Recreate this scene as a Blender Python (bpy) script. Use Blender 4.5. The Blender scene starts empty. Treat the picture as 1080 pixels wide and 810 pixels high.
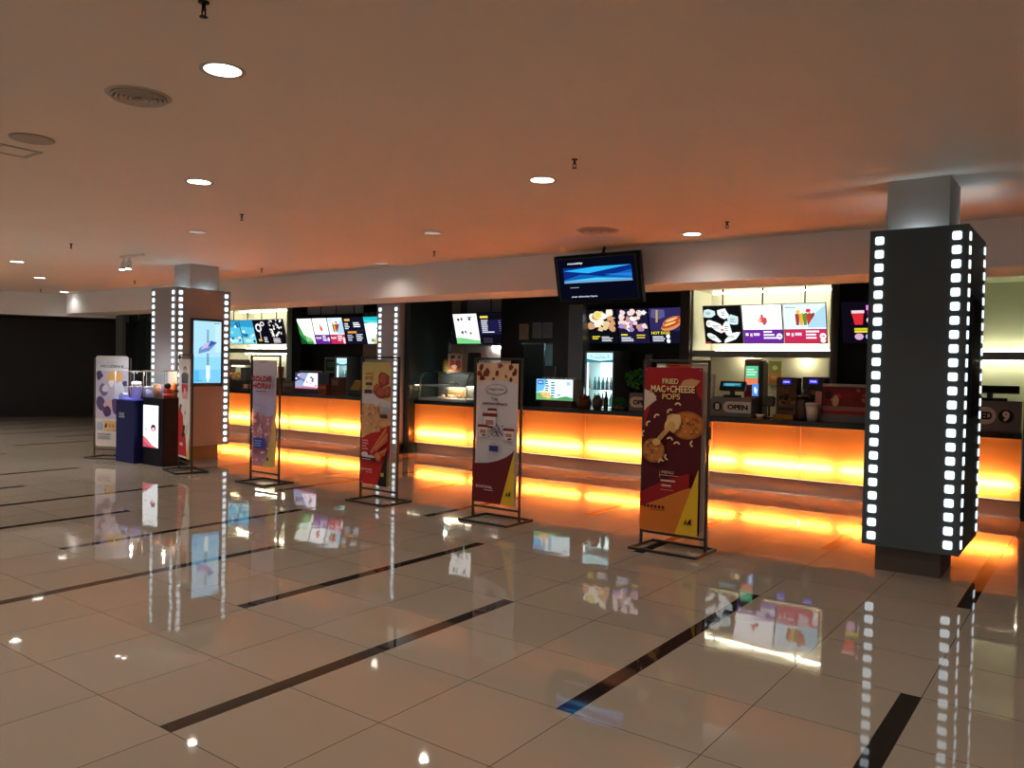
import bpy, bmesh, math, random
from mathutils import Matrix, Vector
random.seed(7)
SC = bpy.context.scene
COL = SC.collection
PI = math.pi
WL = {}          # world location of unrotated parents

# ------------------------------------------------------------------ colour / materials
def s2l(c):
    c /= 255.0
    return c/12.92 if c <= 0.04045 else ((c+0.055)/1.055)**2.4
def rgb(r, g, b): return (s2l(r), s2l(g), s2l(b), 1.0)
MC = {}
def mat(name, col, rough=0.5, metal=0.0, spec=0.5, noise=0.0, nscale=8.0, stretch=None, coat=0.0):
    if name in MC: return MC[name]
    m = bpy.data.materials.new(name); m.use_nodes = True
    nt = m.node_tree; b = nt.nodes['Principled BSDF']
    b.inputs['Base Color'].default_value = col
    b.inputs['Roughness'].default_value = rough
    b.inputs['Metallic'].default_value = metal
    b.inputs['Specular IOR Level'].default_value = spec
    if coat: b.inputs['Coat Weight'].default_value = coat
    if noise > 0:
        tc = nt.nodes.new('ShaderNodeTexCoord'); nz = nt.nodes.new('ShaderNodeTexNoise')
        nz.inputs['Scale'].default_value = nscale; nz.inputs['Detail'].default_value = 4
        src = tc.outputs['Object']
        if stretch:
            mp = nt.nodes.new('ShaderNodeMapping'); mp.inputs['Scale'].default_value = stretch
            nt.links.new(src, mp.inputs[0]); src = mp.outputs[0]
        nt.links.new(src, nz.inputs['Vector'])
        mx = nt.nodes.new('ShaderNodeMix'); mx.data_type = 'RGBA'
        mx.inputs['A'].default_value = tuple(max(0, c*(1-noise)) for c in col[:3])+(1,)
        mx.inputs['B'].default_value = tuple(min(1, c*(1+noise)) for c in col[:3])+(1,)
        nt.links.new(nz.outputs['Fac'], mx.inputs['Factor'])
        nt.links.new(mx.outputs['Result'], b.inputs['Base Color'])
    MC[name] = m
    return m
def emat(name, col, strength):
    if name in MC: return MC[name]
    m = bpy.data.materials.new(name); m.use_nodes = True
    nt = m.node_tree; nt.nodes.clear()
    o = nt.nodes.new('ShaderNodeOutputMaterial'); e = nt.nodes.new('ShaderNodeEmission')
    e.inputs[0].default_value = col; e.inputs[1].default_value = strength
    nt.links.new(e.outputs[0], o.inputs[0]); MC[name] = m
    return m
def pm(r, g, b): return mat('print_%d_%d_%d' % (r, g, b), rgb(r, g, b), 0.55, 0, 0.3, 0.06, 14)
SCREEN = 1.15
def em(r, g, b, k=1.0): return emat('screen_%d_%d_%d_%d' % (r, g, b, int(k*100)), rgb(r, g, b), SCREEN*k)

def glass(name, tint=(1, 1, 1, 1), ior=1.45, rough=0.02):
    if name in MC: return MC[name]
    m = bpy.data.materials.new(name); m.use_nodes = True
    nt = m.node_tree; nt.nodes.clear()
    o = nt.nodes.new('ShaderNodeOutputMaterial'); mx = nt.nodes.new('ShaderNodeMixShader')
    t = nt.nodes.new('ShaderNodeBsdfTransparent'); t.inputs[0].default_value = tint
    g = nt.nodes.new('ShaderNodeBsdfGlossy'); g.inputs['Roughness'].default_value = rough
    f = nt.nodes.new('ShaderNodeFresnel'); f.inputs[0].default_value = ior
    gm = nt.nodes.new('ShaderNodeNewGeometry'); inv = nt.nodes.new('ShaderNodeMath'); inv.operation = 'SUBTRACT'; inv.inputs[0].default_value = 1.0
    mu = nt.nodes.new('ShaderNodeMath'); mu.operation = 'MULTIPLY'
    nt.links.new(gm.outputs['Backfacing'], inv.inputs[1]); nt.links.new(f.outputs[0], mu.inputs[0]); nt.links.new(inv.outputs[0], mu.inputs[1])
    nt.links.new(mu.outputs[0], mx.inputs[0]); nt.links.new(t.outputs[0], mx.inputs[1]); nt.links.new(g.outputs[0], mx.inputs[2])
    nt.links.new(mx.outputs[0], o.inputs[0]); MC[name] = m
    return m
CLEAR = glass('clear_acrylic', (0.97, 0.98, 0.98, 1), 1.3)

def acrylic():
    m = bpy.data.materials.new('orange_translucent_acrylic'); m.use_nodes = True
    nt = m.node_tree; nt.nodes.clear()
    o = nt.nodes.new('ShaderNodeOutputMaterial')
    tr = nt.nodes.new('ShaderNodeBsdfTranslucent'); df = nt.nodes.new('ShaderNodeBsdfDiffuse')
    tc = nt.nodes.new('ShaderNodeTexCoord'); nz = nt.nodes.new('ShaderNodeTexNoise'); nz.inputs['Scale'].default_value = 2.2
    mc = nt.nodes.new('ShaderNodeMix'); mc.data_type = 'RGBA'
    mc.inputs['A'].default_value = ORANGE_A; mc.inputs['B'].default_value = ORANGE_B
    nt.links.new(tc.outputs['Object'], nz.inputs[0]); nt.links.new(nz.outputs['Fac'], mc.inputs['Factor'])
    nt.links.new(mc.outputs['Result'], tr.inputs[0])
    df.inputs[0].default_value = (0.35, 0.07, 0.01, 1)
    m1 = nt.nodes.new('ShaderNodeMixShader'); m1.inputs[0].default_value = 0.05
    nt.links.new(tr.outputs[0], m1.inputs[1]); nt.links.new(df.outputs[0], m1.inputs[2])
    g = nt.nodes.new('ShaderNodeBsdfGlossy'); g.inputs['Roughness'].default_value = 0.04
    f = nt.nodes.new('ShaderNodeFresnel'); f.inputs[0].default_value = 1.28
    m2 = nt.nodes.new('ShaderNodeMixShader')
    nt.links.new(f.outputs[0], m2.inputs[0]); nt.links.new(m1.outputs[0], m2.inputs[1]); nt.links.new(g.outputs[0], m2.inputs[2])
    nt.links.new(m2.outputs[0], o.inputs[0])
    return m
ORANGE_A = (1.0, 0.20, 0.022, 1); ORANGE_B = (1.0, 0.26, 0.040, 1)
ACRYLIC = acrylic()
CLEARBACK = glass('acrylic_back_face', (1, 1, 1, 1), 1.0001)

BLACK = mat('black_powder_coat', (0.012, 0.012, 0.013, 1), 0.4)
BLACKPL = mat('black_plastic', (0.010, 0.010, 0.011, 1), 0.35)
DARKGL = mat('dark_glossy_glass', (0.028, 0.042, 0.042, 1), 0.07, 0, 0.6)  # teal of the reflections is put into the base colour
DARK = mat('dark_wall_paint', (0.014, 0.013, 0.013, 1), 0.5, 0, 0.3, 0.2, 3)
WOOD = mat('dark_brown_veneer', (0.022, 0.015, 0.011, 1), 0.35, 0, 0.4, 0.4, 6, (8, 8, 0.6))
BROWN = mat('brown_veneer', (0.09, 0.06, 0.042, 1), 0.5, 0, 0.3, 0.25, 6, (8, 8, 0.6))
BLKTOP = mat('black_stone_worktop', (0.012, 0.011, 0.011, 1), 0.15, 0, 0.5, 0.3, 40)
CREAM = mat('cream_niche_laminate', (0.72, 0.70, 0.60, 1), 0.45, 0, 0.3, 0.03, 4)
NICHEGREY = mat('grey_niche_laminate', (0.62, 0.61, 0.62, 1), 0.45, 0, 0.3, 0.05, 4)
SHELFGREY = mat('grey_shelf_edge', (0.50, 0.50, 0.46, 1), 0.5, 0, 0.3, 0.05, 4)
CEIL = mat('ceiling_paint', (0.80, 0.73, 0.66, 1), 0.7, 0, 0.15, 0.03, 1.2)
SOFF = mat('soffit_paint', (0.88, 0.88, 0.90, 1), 0.7, 0, 0.15, 0.03, 1.5)
CLAD = mat('charcoal_cladding', (0.076, 0.098, 0.112, 1), 0.45, 0, 0.4, 0.05, 3)
CLADW = mat('taupe_grey_cladding', (0.30, 0.275, 0.285, 1), 0.4, 0, 0.4, 0.05, 3)
CLADM = mat('pale_grey_cladding', (0.52, 0.53, 0.62, 1), 0.4, 0, 0.4, 0.05, 3)
SHAFT = mat('grey_column_paint', (0.42, 0.40, 0.38, 1), 0.6, 0, 0.2, 0.04, 3)
WHITE = mat('white_plastic', (0.75, 0.75, 0.74, 1), 0.4)
GREYPL = mat('grey_plastic', (0.16, 0.155, 0.15, 1), 0.45, 0, 0.4, 0.05, 9)
STEEL = mat('brushed_steel', (0.45, 0.45, 0.45, 1), 0.3, 0.9, 0.5, 0.1, 30)
PLINTH = mat('beige_plinth_tile', (0.40, 0.30, 0.24, 1), 0.18, 0, 0.5, 0.06, 5)
REFL = mat('grey_lamp_housing', (0.07, 0.07, 0.07, 1), 0.6)
NAVY = mat('navy_painted_panel', (0.010, 0.014, 0.085, 1), 0.45, 0, 0.2, 0.1, 4)
NAVYBLK = mat('black_navy_panel', (0.006, 0.006, 0.012, 1), 0.5, 0, 0.15, 0.1, 4)
METGREY = mat('grey_metal_grille', (0.48, 0.42, 0.37, 1), 0.45, 0.3)
DARKGAP = mat('dark_recess', (0.02, 0.017, 0.015, 1), 0.8)
FILM = emat('film_light_white', (0.82, 0.95, 1.0, 1), 1.5)
TUBE = emat('fluorescent_tube', (1.0, 0.90, 0.80, 1), 125.0)
NICHETUBE = emat('niche_strip_light', (1.0, 0.95, 0.68, 1), 27.0)
LENS = emat('downlight_lens', (1.0, 0.90, 0.78, 1), 9.0)
LENSDIM = emat('dim_downlight_lens', (1.0, 0.92, 0.85, 1), 0.42)

# ------------------------------------------------------------------ mesh builder
class MB:
    def __init__(s): s.v = []; s.f = []; s.fm = []; s.ms = []; s.sm = []
    def mi(s, m):
        if m not in s.ms: s.ms.append(m)
        return s.ms.index(m)
    def face(s, pts, m, smooth=False):
        k = len(s.v); s.v += [tuple(p) for p in pts]
        s.f.append(tuple(range(k, k+len(pts)))); s.fm.append(s.mi(m)); s.sm.append(smooth)
        return s
    def box(s, x0, x1, y0, y1, z0, z1, m, my0=None):
        if x0 > x1: x0, x1 = x1, x0
        k = len(s.v); i = s.mi(m)
        s.v += [(x0,y0,z0),(x1,y0,z0),(x1,y1,z0),(x0,y1,z0),(x0,y0,z1),(x1,y0,z1),(x1,y1,z1),(x0,y1,z1)]
        for n, q in enumerate([(0,3,2,1),(4,5,6,7),(0,1,5,4),(1,2,6,5),(2,3,7,6),(3,0,4,7)]):
            s.f.append(tuple(k+a for a in q)); s.fm.append(i); s.sm.append(False)
        return s
    def cyl(s, p0, p1, r0, m, r1=None, n=14, caps=True):
        r1 = r0 if r1 is None else r1
        p0 = Vector(p0); p1 = Vector(p1); d = (p1-p0).normalized()
        a = d.orthogonal().normalized(); b = d.cross(a)
        k = len(s.v); i = s.mi(m)
        for p, r in ((p0, r0), (p1, r1)):
            for q in range(n):
                t = 2*PI*q/n; s.v.append(tuple(p+a*math.cos(t)*r+b*math.sin(t)*r))
        for q in range(n):
            s.f.append((k+q, k+(q+1) % n, k+n+(q+1) % n, k+n+q)); s.fm.append(i); s.sm.append(True)
        if caps:
            s.f.append(tuple(k+q for q in reversed(range(n)))); s.fm.append(i); s.sm.append(False)
            s.f.append(tuple(k+n+q for q in range(n))); s.fm.append(i); s.sm.append(False)
        return s
    def lathe(s, prof, c, m, n=24, sx=1.0, sy=1.0, caps=True):
        k = len(s.v); i = s.mi(m); c = Vector(c)
        for r, z in prof:
            for q in range(n):
                t = 2*PI*q/n; s.v.append((c.x+r*sx*math.cos(t), c.y+r*sy*math.sin(t), c.z+z))
        for j in range(len(prof)-1):
            for q in range(n):
                s.f.append((k+j*n+q, k+j*n+(q+1) % n, k+(j+1)*n+(q+1) % n, k+(j+1)*n+q)); s.fm.append(i); s.sm.append(True)
        for j, rev in ((0, True), (len(prof)-1, False)):
            if caps and prof[j][0] > 1e-5:
                ring = [k+j*n+q for q in range(n)]
                s.f.append(tuple(reversed(ring)) if rev else tuple(ring)); s.fm.append(i); s.sm.append(False)
        return s
    def tube(s, path, r, m, n=10):
        for a, b in zip(path[:-1], path[1:]): s.cyl(a, b, r, m, n=n)
        return s
    def ball(s, c, r, m, n=14, k=9):
        rx, ry, rz = (r, r, r) if isinstance(r, (int, float)) else r
        prof = [(max(1e-4, math.sin(PI*j/k)), -math.cos(PI*j/k)) for j in range(k+1)]
        st = len(s.v); i = s.mi(m)
        for pr, pz in prof:
            for q in range(n):
                t = 2*PI*q/n; s.v.append((c[0]+rx*pr*math.cos(t), c[1]+ry*pr*math.sin(t), c[2]+rz*pz))
        for j in range(k):
            for q in range(n):
                s.f.append((st+j*n+q, st+j*n+(q+1) % n, st+(j+1)*n+(q+1) % n, st+(j+1)*n+q)); s.fm.append(i); s.sm.append(True)
        return s
    def prism(s, poly, axis, a0, a1, m):
        # poly of 2D points extruded along an axis: 'y' -> (x,z), 'x' -> (y,z), 'z' -> (x,y)
        def P(p, a):
            return {'y': (p[0], a, p[1]), 'x': (a, p[0], p[1]), 'z': (p[0], p[1], a)}[axis]
        n = len(poly); k = len(s.v); i = s.mi(m)
        s.v += [P(p, a0) for p in poly]+[P(p, a1) for p in poly]
        s.f.append(tuple(range(k, k+n))); s.fm.append(i); s.sm.append(False)
        s.f.append(tuple(reversed(range(k+n, k+2*n)))); s.fm.append(i); s.sm.append(False)
        for q in range(n):
            s.f.append((k+q, k+n+q, k+n+(q+1) % n, k+(q+1) % n)); s.fm.append(i); s.sm.append(False)
        return s
    def build(s, name, parent=None, bevel=0.0, local=False, top=None):
        me = bpy.data.meshes.new(name)
        off = Vector((0, 0, 0))
        if parent is not None and not local: off = WL.get(parent.name, Vector((0, 0, 0)))
        if parent is None and top is not False:
            xs = [v[0] for v in s.v]; ys = [v[1] for v in s.v]; zs = [v[2] for v in s.v]
            off = Vector(((min(xs)+max(xs))/2, (min(ys)+max(ys))/2, min(zs)))
        me.from_pydata([tuple(Vector(v)-off) for v in s.v], [], s.f)
        for m in s.ms: me.materials.append(m)
        me.polygons.foreach_set('material_index', s.fm)
        me.polygons.foreach_set('use_smooth', s.sm)
        me.update()
        if bevel > 0 or True:
            bm = bmesh.new(); bm.from_mesh(me); bmesh.ops.remove_doubles(bm, verts=bm.verts, dist=1e-6) if bevel > 0 else None
            if bevel > 0: bmesh.ops.recalc_face_normals(bm, faces=bm.faces)
            bm.to_mesh(me); bm.free()
        o = bpy.data.objects.new(name, me); COL.objects.link(o)
        if parent is None:
            o.location = off; WL[o.name] = off
        else:
            o.parent = parent; WL[o.name] = WL.get(parent.name, Vector((0, 0, 0)))
        if bevel > 0:
            md = o.modifiers.new('edge', 'BEVEL'); md.width = bevel; md.segments = 2; md.limit_method = 'ANGLE'
        return o

# ------------------------------------------------------------------ lettering
TXT = {}
def glyphs(sn, bold):
    if (sn, bold) in TXT: return TXT[(sn, bold)]
    cu = bpy.data.curves.new('lettering', 'FONT'); cu.body = sn; cu.size = 1.0; cu.resolution_u = 3
    cu.offset = bold
    ob = bpy.data.objects.new('lettering', cu); COL.objects.link(ob)
    bpy.context.view_layer.update()
    me = bpy.data.meshes.new_from_object(ob.evaluated_get(bpy.context.evaluated_depsgraph_get()))
    vs = [(v.co.x, v.co.y) for v in me.vertices]; fs = [tuple(p.vertices) for p in me.polygons]
    bpy.data.objects.remove(ob); bpy.data.curves.remove(cu); bpy.data.meshes.remove(me)
    TXT[(sn, bold)] = (vs, fs)
    return vs, fs

class Print:
    """flat shapes on a face: O + u*U + v*V, u and v in 0..1, layered outward along N"""
    def __init__(s, mb, O, U, V, step=0.0006):
        s.mb = mb; s.O = Vector(O); s.U = Vector(U); s.V = Vector(V)
        s.N = s.U.cross(s.V).normalized(); s.k = 0; s.step = step
        s.w = s.U.length; s.h = s.V.length
    def P(s, u, v, k=None): return tuple(s.O+s.U*u+s.V*v+s.N*(s.step*(s.k if k is None else k)))
    def poly(s, pts, m):
        s.k += 1; s.mb.face([s.P(u, v) for u, v in pts], m); return s
    def rect(s, u0, v0, u1, v1, m): return s.poly([(u0, v0), (u1, v0), (u1, v1), (u0, v1)], m)
    def ell(s, u, v, ru, rv, m, n=20, rot=0.0):
        pts = []
        for q in range(n):
            t = 2*PI*q/n; a = ru*s.w*math.cos(t); b = rv*s.h*math.sin(t)
            pts.append((u+(a*math.cos(rot)-b*math.sin(rot))/s.w, v+(a*math.sin(rot)+b*math.cos(rot))/s.h))
        return s.poly(pts, m)
    def blob(s, u, v, ru, rv, m, n=11, j=0.3, rot=0.0):
        pts = []
        for q in range(n):
            t = 2*PI*q/n; k = 1+random.uniform(-j, j)
            a = ru*s.w*math.cos(t)*k; b = rv*s.h*math.sin(t)*k
            pts.append((min(1, max(0, u+(a*math.cos(rot)-b*math.sin(rot))/s.w)), min(1, max(0, v+(a*math.sin(rot)+b*math.cos(rot))/s.h))))
        return s.poly(pts, m)
    def arc(s, u, v, ru, rv, w, a0, a1, m, n=12):
        s.k += 1
        for q in range(n):
            t0 = a0+(a1-a0)*q/n; t1 = a0+(a1-a0)*(q+1)/n
            s.mb.face([s.P(u+ru*math.cos(t0), v+rv*math.sin(t0)), s.P(u+ru*math.cos(t1), v+rv*math.sin(t1)),
                       s.P(u+ru*(1-w)*math.cos(t1), v+rv*(1-w)*math.sin(t1)), s.P(u+ru*(1-w)*math.cos(t0), v+rv*(1-w)*math.sin(t0))], m)
        return s
    def text(s, sn, u, v, hgt, m, wid=None, bold=0.0):
        """centred at u,v ; hgt = cap height as a share of the face height ; wid = share of the face width"""
        vs, fs = glyphs(sn, bold)
        if not vs: return s
        x0 = min(a for a, b in vs); x1 = max(a for a, b in vs); y0 = min(b for a, b in vs); y1 = max(b for a, b in vs)
        H = hgt*s.h; sc = H/(y1-y0); sx = sc if wid is None else wid*s.w/(x1-x0)
        s.k += 1
        mi = s.mb.mi(m); k = len(s.mb.v)
        for a, b in vs:
            s.mb.v.append(s.P(u+((a-(x0+x1)/2)*sx)/s.w, v+((b-(y0+y1)/2)*sc)/s.h))
        for f in fs:
            s.mb.f.append(tuple(k+q for q in f)); s.mb.fm.append(mi); s.mb.sm.append(False)
        return s
    def lines(s, u0, v0, u1, v1, n, m, fill=0.5, jag=0.35):
        for q in range(n):
            v = v1-(q+0.5)*(v1-v0)/n; hh = (v1-v0)/n*fill/2
            s.rect(u0, v-hh, u1-(u1-u0)*random.uniform(0, jag), v+hh, m)
        return s

# ------------------------------------------------------------------ objects
def empty(name, loc, label=None, cat=None, group=None, rz=0.0, rx=0.0):
    o = bpy.data.objects.new(name, None); COL.objects.link(o); o.empty_display_size = 0.1
    o.location = loc; o.rotation_euler = (rx, 0, rz); WL[o.name] = Vector(loc)
    tag(o, label, cat, group); return o
def tag(o, label=None, cat=None, group=None, kind=None):
    if label: o['label'] = label
    if cat: o['category'] = cat
    if group: o['group'] = group
    if kind: o['kind'] = kind
    return o
def struct(name, mb, label=None, bevel=0.0):
    o = mb.build(name, None, bevel); o['kind'] = 'structure'
    if label: o['label'] = label
    return o
def copy_tree(o, parent=None):
    c = o.copy(); COL.objects.link(c)
    if parent is not None: c.parent = parent
    for ch in list(o.children): copy_tree(ch, c)
    return c

CEILZ = 3.25
# ================================================================== SETTING
G = 0.6435; FX0 = -5.20666; FY0 = 1.94457
def floor_material():
    m = bpy.data.materials.new('polished_floor_tiles'); m.use_nodes = True
    nt = m.node_tree; L = nt.links; N = nt.nodes
    b = N['Principled BSDF']
    geo = N.new('ShaderNodeTexCoord'); sep = N.new('ShaderNodeSeparateXYZ'); L.new(geo.outputs['Object'], sep.inputs[0])
    def mth(op, a, bb=None, c=None):
        n = N.new('ShaderNodeMath'); n.operation = op
        for i, x in enumerate((a, bb, c)):
            if x is None: continue
            if isinstance(x, (int, float)): n.inputs[i].default_value = x
            else: L.new(x, n.inputs[i])
        return n.outputs[0]
    u = mth('DIVIDE', mth('SUBTRACT', sep.outputs[0], FX0), G)
    v = mth('DIVIDE', mth('SUBTRACT', sep.outputs[1], FY0), G)
    def joint(x):
        f = mth('FRACT', x); d = mth('MINIMUM', f, mth('SUBTRACT', 1.0, f)); return mth('LESS_THAN', d, 0.0035)
    grout = mth('MAXIMUM', joint(u), joint(v))
    um = mth('FLOORED_MODULO', u, 4.0)
    def strip(hi, voff):
        a = mth('MULTIPLY', mth('GREATER_THAN', um, hi-0.15), mth('LESS_THAN', um, hi))
        return mth('MULTIPLY', a, mth('LESS_THAN', mth('FLOORED_MODULO', mth('SUBTRACT', v, voff), 7.0), 4.0))
    st = mth('MAXIMUM', strip(3.0, 0.0), strip(1.0, 2.0))
    # subtle tile to tile difference + clouding
    cell = N.new('ShaderNodeCombineXYZ'); L.new(mth('FLOOR', u), cell.inputs[0]); L.new(mth('FLOOR', v), cell.inputs[1])
    wn = N.new('ShaderNodeTexWhiteNoise'); wn.noise_dimensions = '2D'; L.new(cell.outputs[0], wn.inputs['Vector'])
    nz = N.new('ShaderNodeTexNoise'); nz.inputs['Scale'].default_value = 1.3; nz.inputs['Detail'].default_value = 5
    L.new(geo.outputs['Object'], nz.inputs['Vector'])
    def mix(f, A, B):
        n = N.new('ShaderNodeMix'); n.data_type = 'RGBA'
        for nm, x in (('Factor', f), ('A', A), ('B', B)):
            if isinstance(x, (tuple, float)): n.inputs[nm].default_value = x
            else: L.new(x, n.inputs[nm])
        return n.outputs['Result']
    f = mth('ADD', mth('MULTIPLY', wn.outputs['Value'], 0.5), mth('MULTIPLY', nz.outputs['Fac'], 0.5))
    base = mix(f, FLOOR_A, FLOOR_B)
    base = mix(grout, base, (0.07, 0.05, 0.04, 1))
    sn = N.new('ShaderNodeTexNoise'); sn.inputs['Scale'].default_value = 25.0; L.new(geo.outputs['Object'], sn.inputs['Vector'])
    sc = mix(sn.outputs['Fac'], (0.012, 0.008, 0.006, 1), (0.035, 0.022, 0.016, 1))
    base = mix(st, base, sc)
    L.new(base, b.inputs['Base Color'])
    b.inputs['Roughness'].default_value = 0.035
    b.inputs['IOR'].default_value = 1.5
    bn = N.new('ShaderNodeTexNoise'); bn.inputs['Scale'].default_value = 3.0; bn.inputs['Detail'].default_value = 1
    L.new(geo.outputs['Object'], bn.inputs['Vector'])
    bp = N.new('ShaderNodeBump'); bp.inputs['Strength'].default_value = 0.02; bp.inputs['Distance'].default_value = 0.05
    L.new(bn.outputs['Fac'], bp.inputs['Height']); L.new(bp.outputs[0], b.inputs['Normal'])
    return m
FLOOR_A = (0.325, 0.272, 0.216, 1); FLOOR_B = (0.38, 0.32, 0.256, 1)
fl = MB().box(-32, 6, -7, 14, -0.1, 0, floor_material()).build('floor', None, top=False); fl['kind'] = 'structure'
struct('ceiling', MB().box(-32, 6, -7, 14, CEILZ, CEILZ+0.15, CEIL))

# soffit over the stall, header and stall ceiling
struct('trim_1', MB().box(-20.9, 6, 9.5, 10.42, 2.75, CEILZ, SOFF), 'long pale grey soffit above the snack counter')
struct('trim_2', MB().box(-20.9, 6, 10.42, 10.62, 2.80, CEILZ, DARKGAP))
struct('trim_3', MB().box(-20.9, 6, 10.62, 13.42, 3.02, CEILZ, DARK), 'dark ceiling above the stall')
struct('wall_back', MB().box(-30, 6, 13.42, 13.6, 0, CEILZ, DARK))
struct('wall_right', MB().box(5.8, 6, -7, 13.42, 0, CEILZ, SOFF))

# far left: fascia and dark opening with a wall behind
d = Vector((0.832, 1.667, 0)).normalized(); nrm = Vector((-d.y, d.x, 0))
def slab(name, p, a, b, n0, n1, z0, z1, m):
    q = [p+d*a+nrm*n0, p+d*b+nrm*n0, p+d*b+nrm*n1, p+d*a+nrm*n1]
    mb = MB(); mb.prism([(v.x, v.y) for v in q], 'z', z0, z1, m)
    return struct(name, mb)
P0 = Vector((-21.84, 8.36, 0))
slab('trim_4', P0, -12, 2.6, 0, 0.2, 2.69, CEILZ, SOFF)
slab('trim_5', P0, -12, 2.6, 0.2, 4.5, 2.69, 2.8, DARK)
slab('wall_left', P0, -12, 5.5, 2.35, 2.5, 0, 2.69, mat('dark_brown_panelling', (0.009, 0.004, 0.003, 1), 0.3, 0, 0.4, 0.3, 3))
struct('trim_6', MB().box(-20.62, -20.27, 10.6, 10.68, 0, 2.75, mat('teal_grey_pillar', (0.14, 0.16, 0.155, 1), 0.4)), 'slim grey pillar at the left end of the stall')
struct('trim_7', MB().box(-20.62, -17.45, 10.95, 11.05, 0, 2.8, DARKGL), 'dark glass panel at the left end of the stall')

# stall back: portals, recesses, niches (front plane at y=12.6)
def back(name, x0, x1, y, m, z0=0, z1=3.02, lab=None):
    return struct(name, MB().box(x0, x1, y, 13.42, z0, z1, m), lab)
back('trim_8', -22, -18.95, 12.6, DARK)
back('trim_9', -16.23, -15.9, 12.75, DARK)
back('trim_10', -15.9, -13.9, 13.1, DARK)
struct('trim_11', MB().box(-16.2, -12.9, 12.95, 13.1, 2.82, 3.02, NICHEGREY))
back('trim_12', -13.9, -10.95, 12.95, mat('tan_laminate', (0.46, 0.33, 0.22, 1), 0.5, 0, 0.3, 0.1, 4))
def niche(name, x0, x1, m, yb=13.36):
    mb = MB().box(x0, x1, yb, 13.42, 0, 3.02, m).box(x0-0.02, x0, 12.6, yb, 0, 3.02, m).box(x1, x1+0.02, 12.6, yb, 0, 3.02, m)
    mb.box(x0, x1, 12.6, yb, 2.98, 3.02, m)
    return struct(name, mb)
niche('wall_left_niche', -18.93, -16.25, CREAM)
struct('wall_middle_niche', MB().box(-10.95, -9.6, 13.1, 13.42, 0, 3.02, mat('grey_violet_laminate', (0.55, 0.52, 0.56, 1), 0.5, 0, 0.3, 0.05, 4)))
niche('wall_right_niche', -5.56, -3.35, CREAM)
niche('wall_far_right_niche', -1.75, -0.2, mat('pale_green_laminate', (0.55, 0.58, 0.42, 1), 0.4, 0, 0.4, 0.04, 3))
for i, (x0, x1) in enumerate(((-5.56, -3.35), (-1.75, -0.2), (-18.93, -16.25))):
    struct('trim_%d' % (20+i), MB().box(x0, x1, 12.62, 13.36, 1.875, 1.965, SHELFGREY), 'grey shelf across a lit niche', 0.004)
# dark veneer with the door opening
mb = MB().box(-9.6, -9.1, 12.6, 13.42, 0, 3.02, WOOD).box(-9.1, -8.37, 12.6, 13.42, 2.1, 3.02, WOOD).box(-8.37, -7.96, 12.6, 13.42, 0, 3.02, WOOD)
struct('wall_back_veneer', mb)
struct('wall_back_corridor', MB().box(-9.1, -8.37, 13.38, 13.42, 0, 2.1, mat('pale_cyan_wall', (0.45, 0.60, 0.62, 1), 0.6)))
dr = struct('door_1', MB().box(-9.09, -8.59, 12.64, 12.69, 0.0, 2.09, mat('teal_door', (0.012, 0.045, 0.055, 1), 0.4, 0, 0.4, 0.05, 4)), 'teal door standing half open in the dark veneer wall', 0.003)
mb = MB().cyl((-8.64, 12.64, 1.0), (-8.64, 12.59, 1.0), 0.012, STEEL).cyl((-8.64, 12.59, 1.0), (-8.76, 12.59, 1.0), 0.010, STEEL)
mb.build('door_handle', dr)
struct('trim_13', MB().box(-7.96, -7.66, 12.5, 13.42, 0, 3.02, mat('blue_grey_pillar', (0.17, 0.21, 0.26, 1), 0.2)))  # colour lifted towards blue to stand for glass reflections
back('trim_14', -7.66, -5.75, 13.2, DARK)
struct('trim_15', MB().box(-5.75, -5.58, 12.5, 13.42, 0, 3.02, BROWN))
back('trim_16', -3.33, -1.77, 13.0, DARK)
back('trim_17', -0.18, 6, 12.6, DARK)
struct('trim_18', MB().box(-0.72, -0.4, 10.75, 11.1, 0, 2.8, DARK), 'dark pillar at the right end of the counter')
# dark glass partition beside the film strip pilaster
struct('trim_19', MB().box(-10.42, -10.28, 10.74, 11.9, 0, 3.02, DARKGL), 'dark glossy glass partition at the snack counter')

# niche strip lights
def strip_light(x0, x1, y, z, label):
    e = empty('strip_light', ((x0+x1)/2, y, z), label, 'light', 'strip lights hidden in the lit niches')
    MB().box(x0, x1, y-0.03, y+0.03, z-0.008, z, WHITE).build('housing', e, 0.002)
    MB().cyl((x0+.03, y, z+0.018), (x1-.03, y, z+0.018), 0.013, NICHETUBE, n=8).build('tube', e)
    return e
def strip_down(x0, x1, y, z, label):
    e = empty('strip_light', ((x0+x1)/2, y, z), label, 'light', 'strip lights hidden in the lit niches')
    MB().box(x0, x1, y-0.03, y+0.03, z-0.008, z, WHITE).build('housing', e, 0.002)
    MB().cyl((x0+.03, y, z-0.024), (x1-.03, y, z-0.024), 0.013, NICHETUBE, n=8).build('tube', e)
    return e
strip_light(-5.45, -3.45, 13.22, 1.973, 'strip light on the shelf under the menu screens of the right niche')
strip_down(-5.45, -3.45, 13.1, 2.98, 'strip light under the top of the right niche above its menu screens')
def puck(x, y, z, label, w=3.2):
    e = empty('shelf_lamp', (x, y, z), label, 'light', 'puck lamps under the niche shelves')
    MB().lathe([(0.028, 0), (0.030, -.008), (0.024, -.012)], (x, y, z), WHITE, 16).build('housing', e)
    MB().lathe([(0.0001, -.0125), (0.023, -.0125)], (x, y, z), emat('puck_lens', (1, .93, .6, 1), 3.0), 16).build('lens', e)
    l = bpy.data.lights.new('shelf_lamp_bulb', 'POINT'); l.energy = w; l.color = (1, .90, .55); l.shadow_soft_size = .02
    o = bpy.data.objects.new('shelf_lamp_bulb', l); COL.objects.link(o); o.location = (x, y, z-.04)
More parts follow.
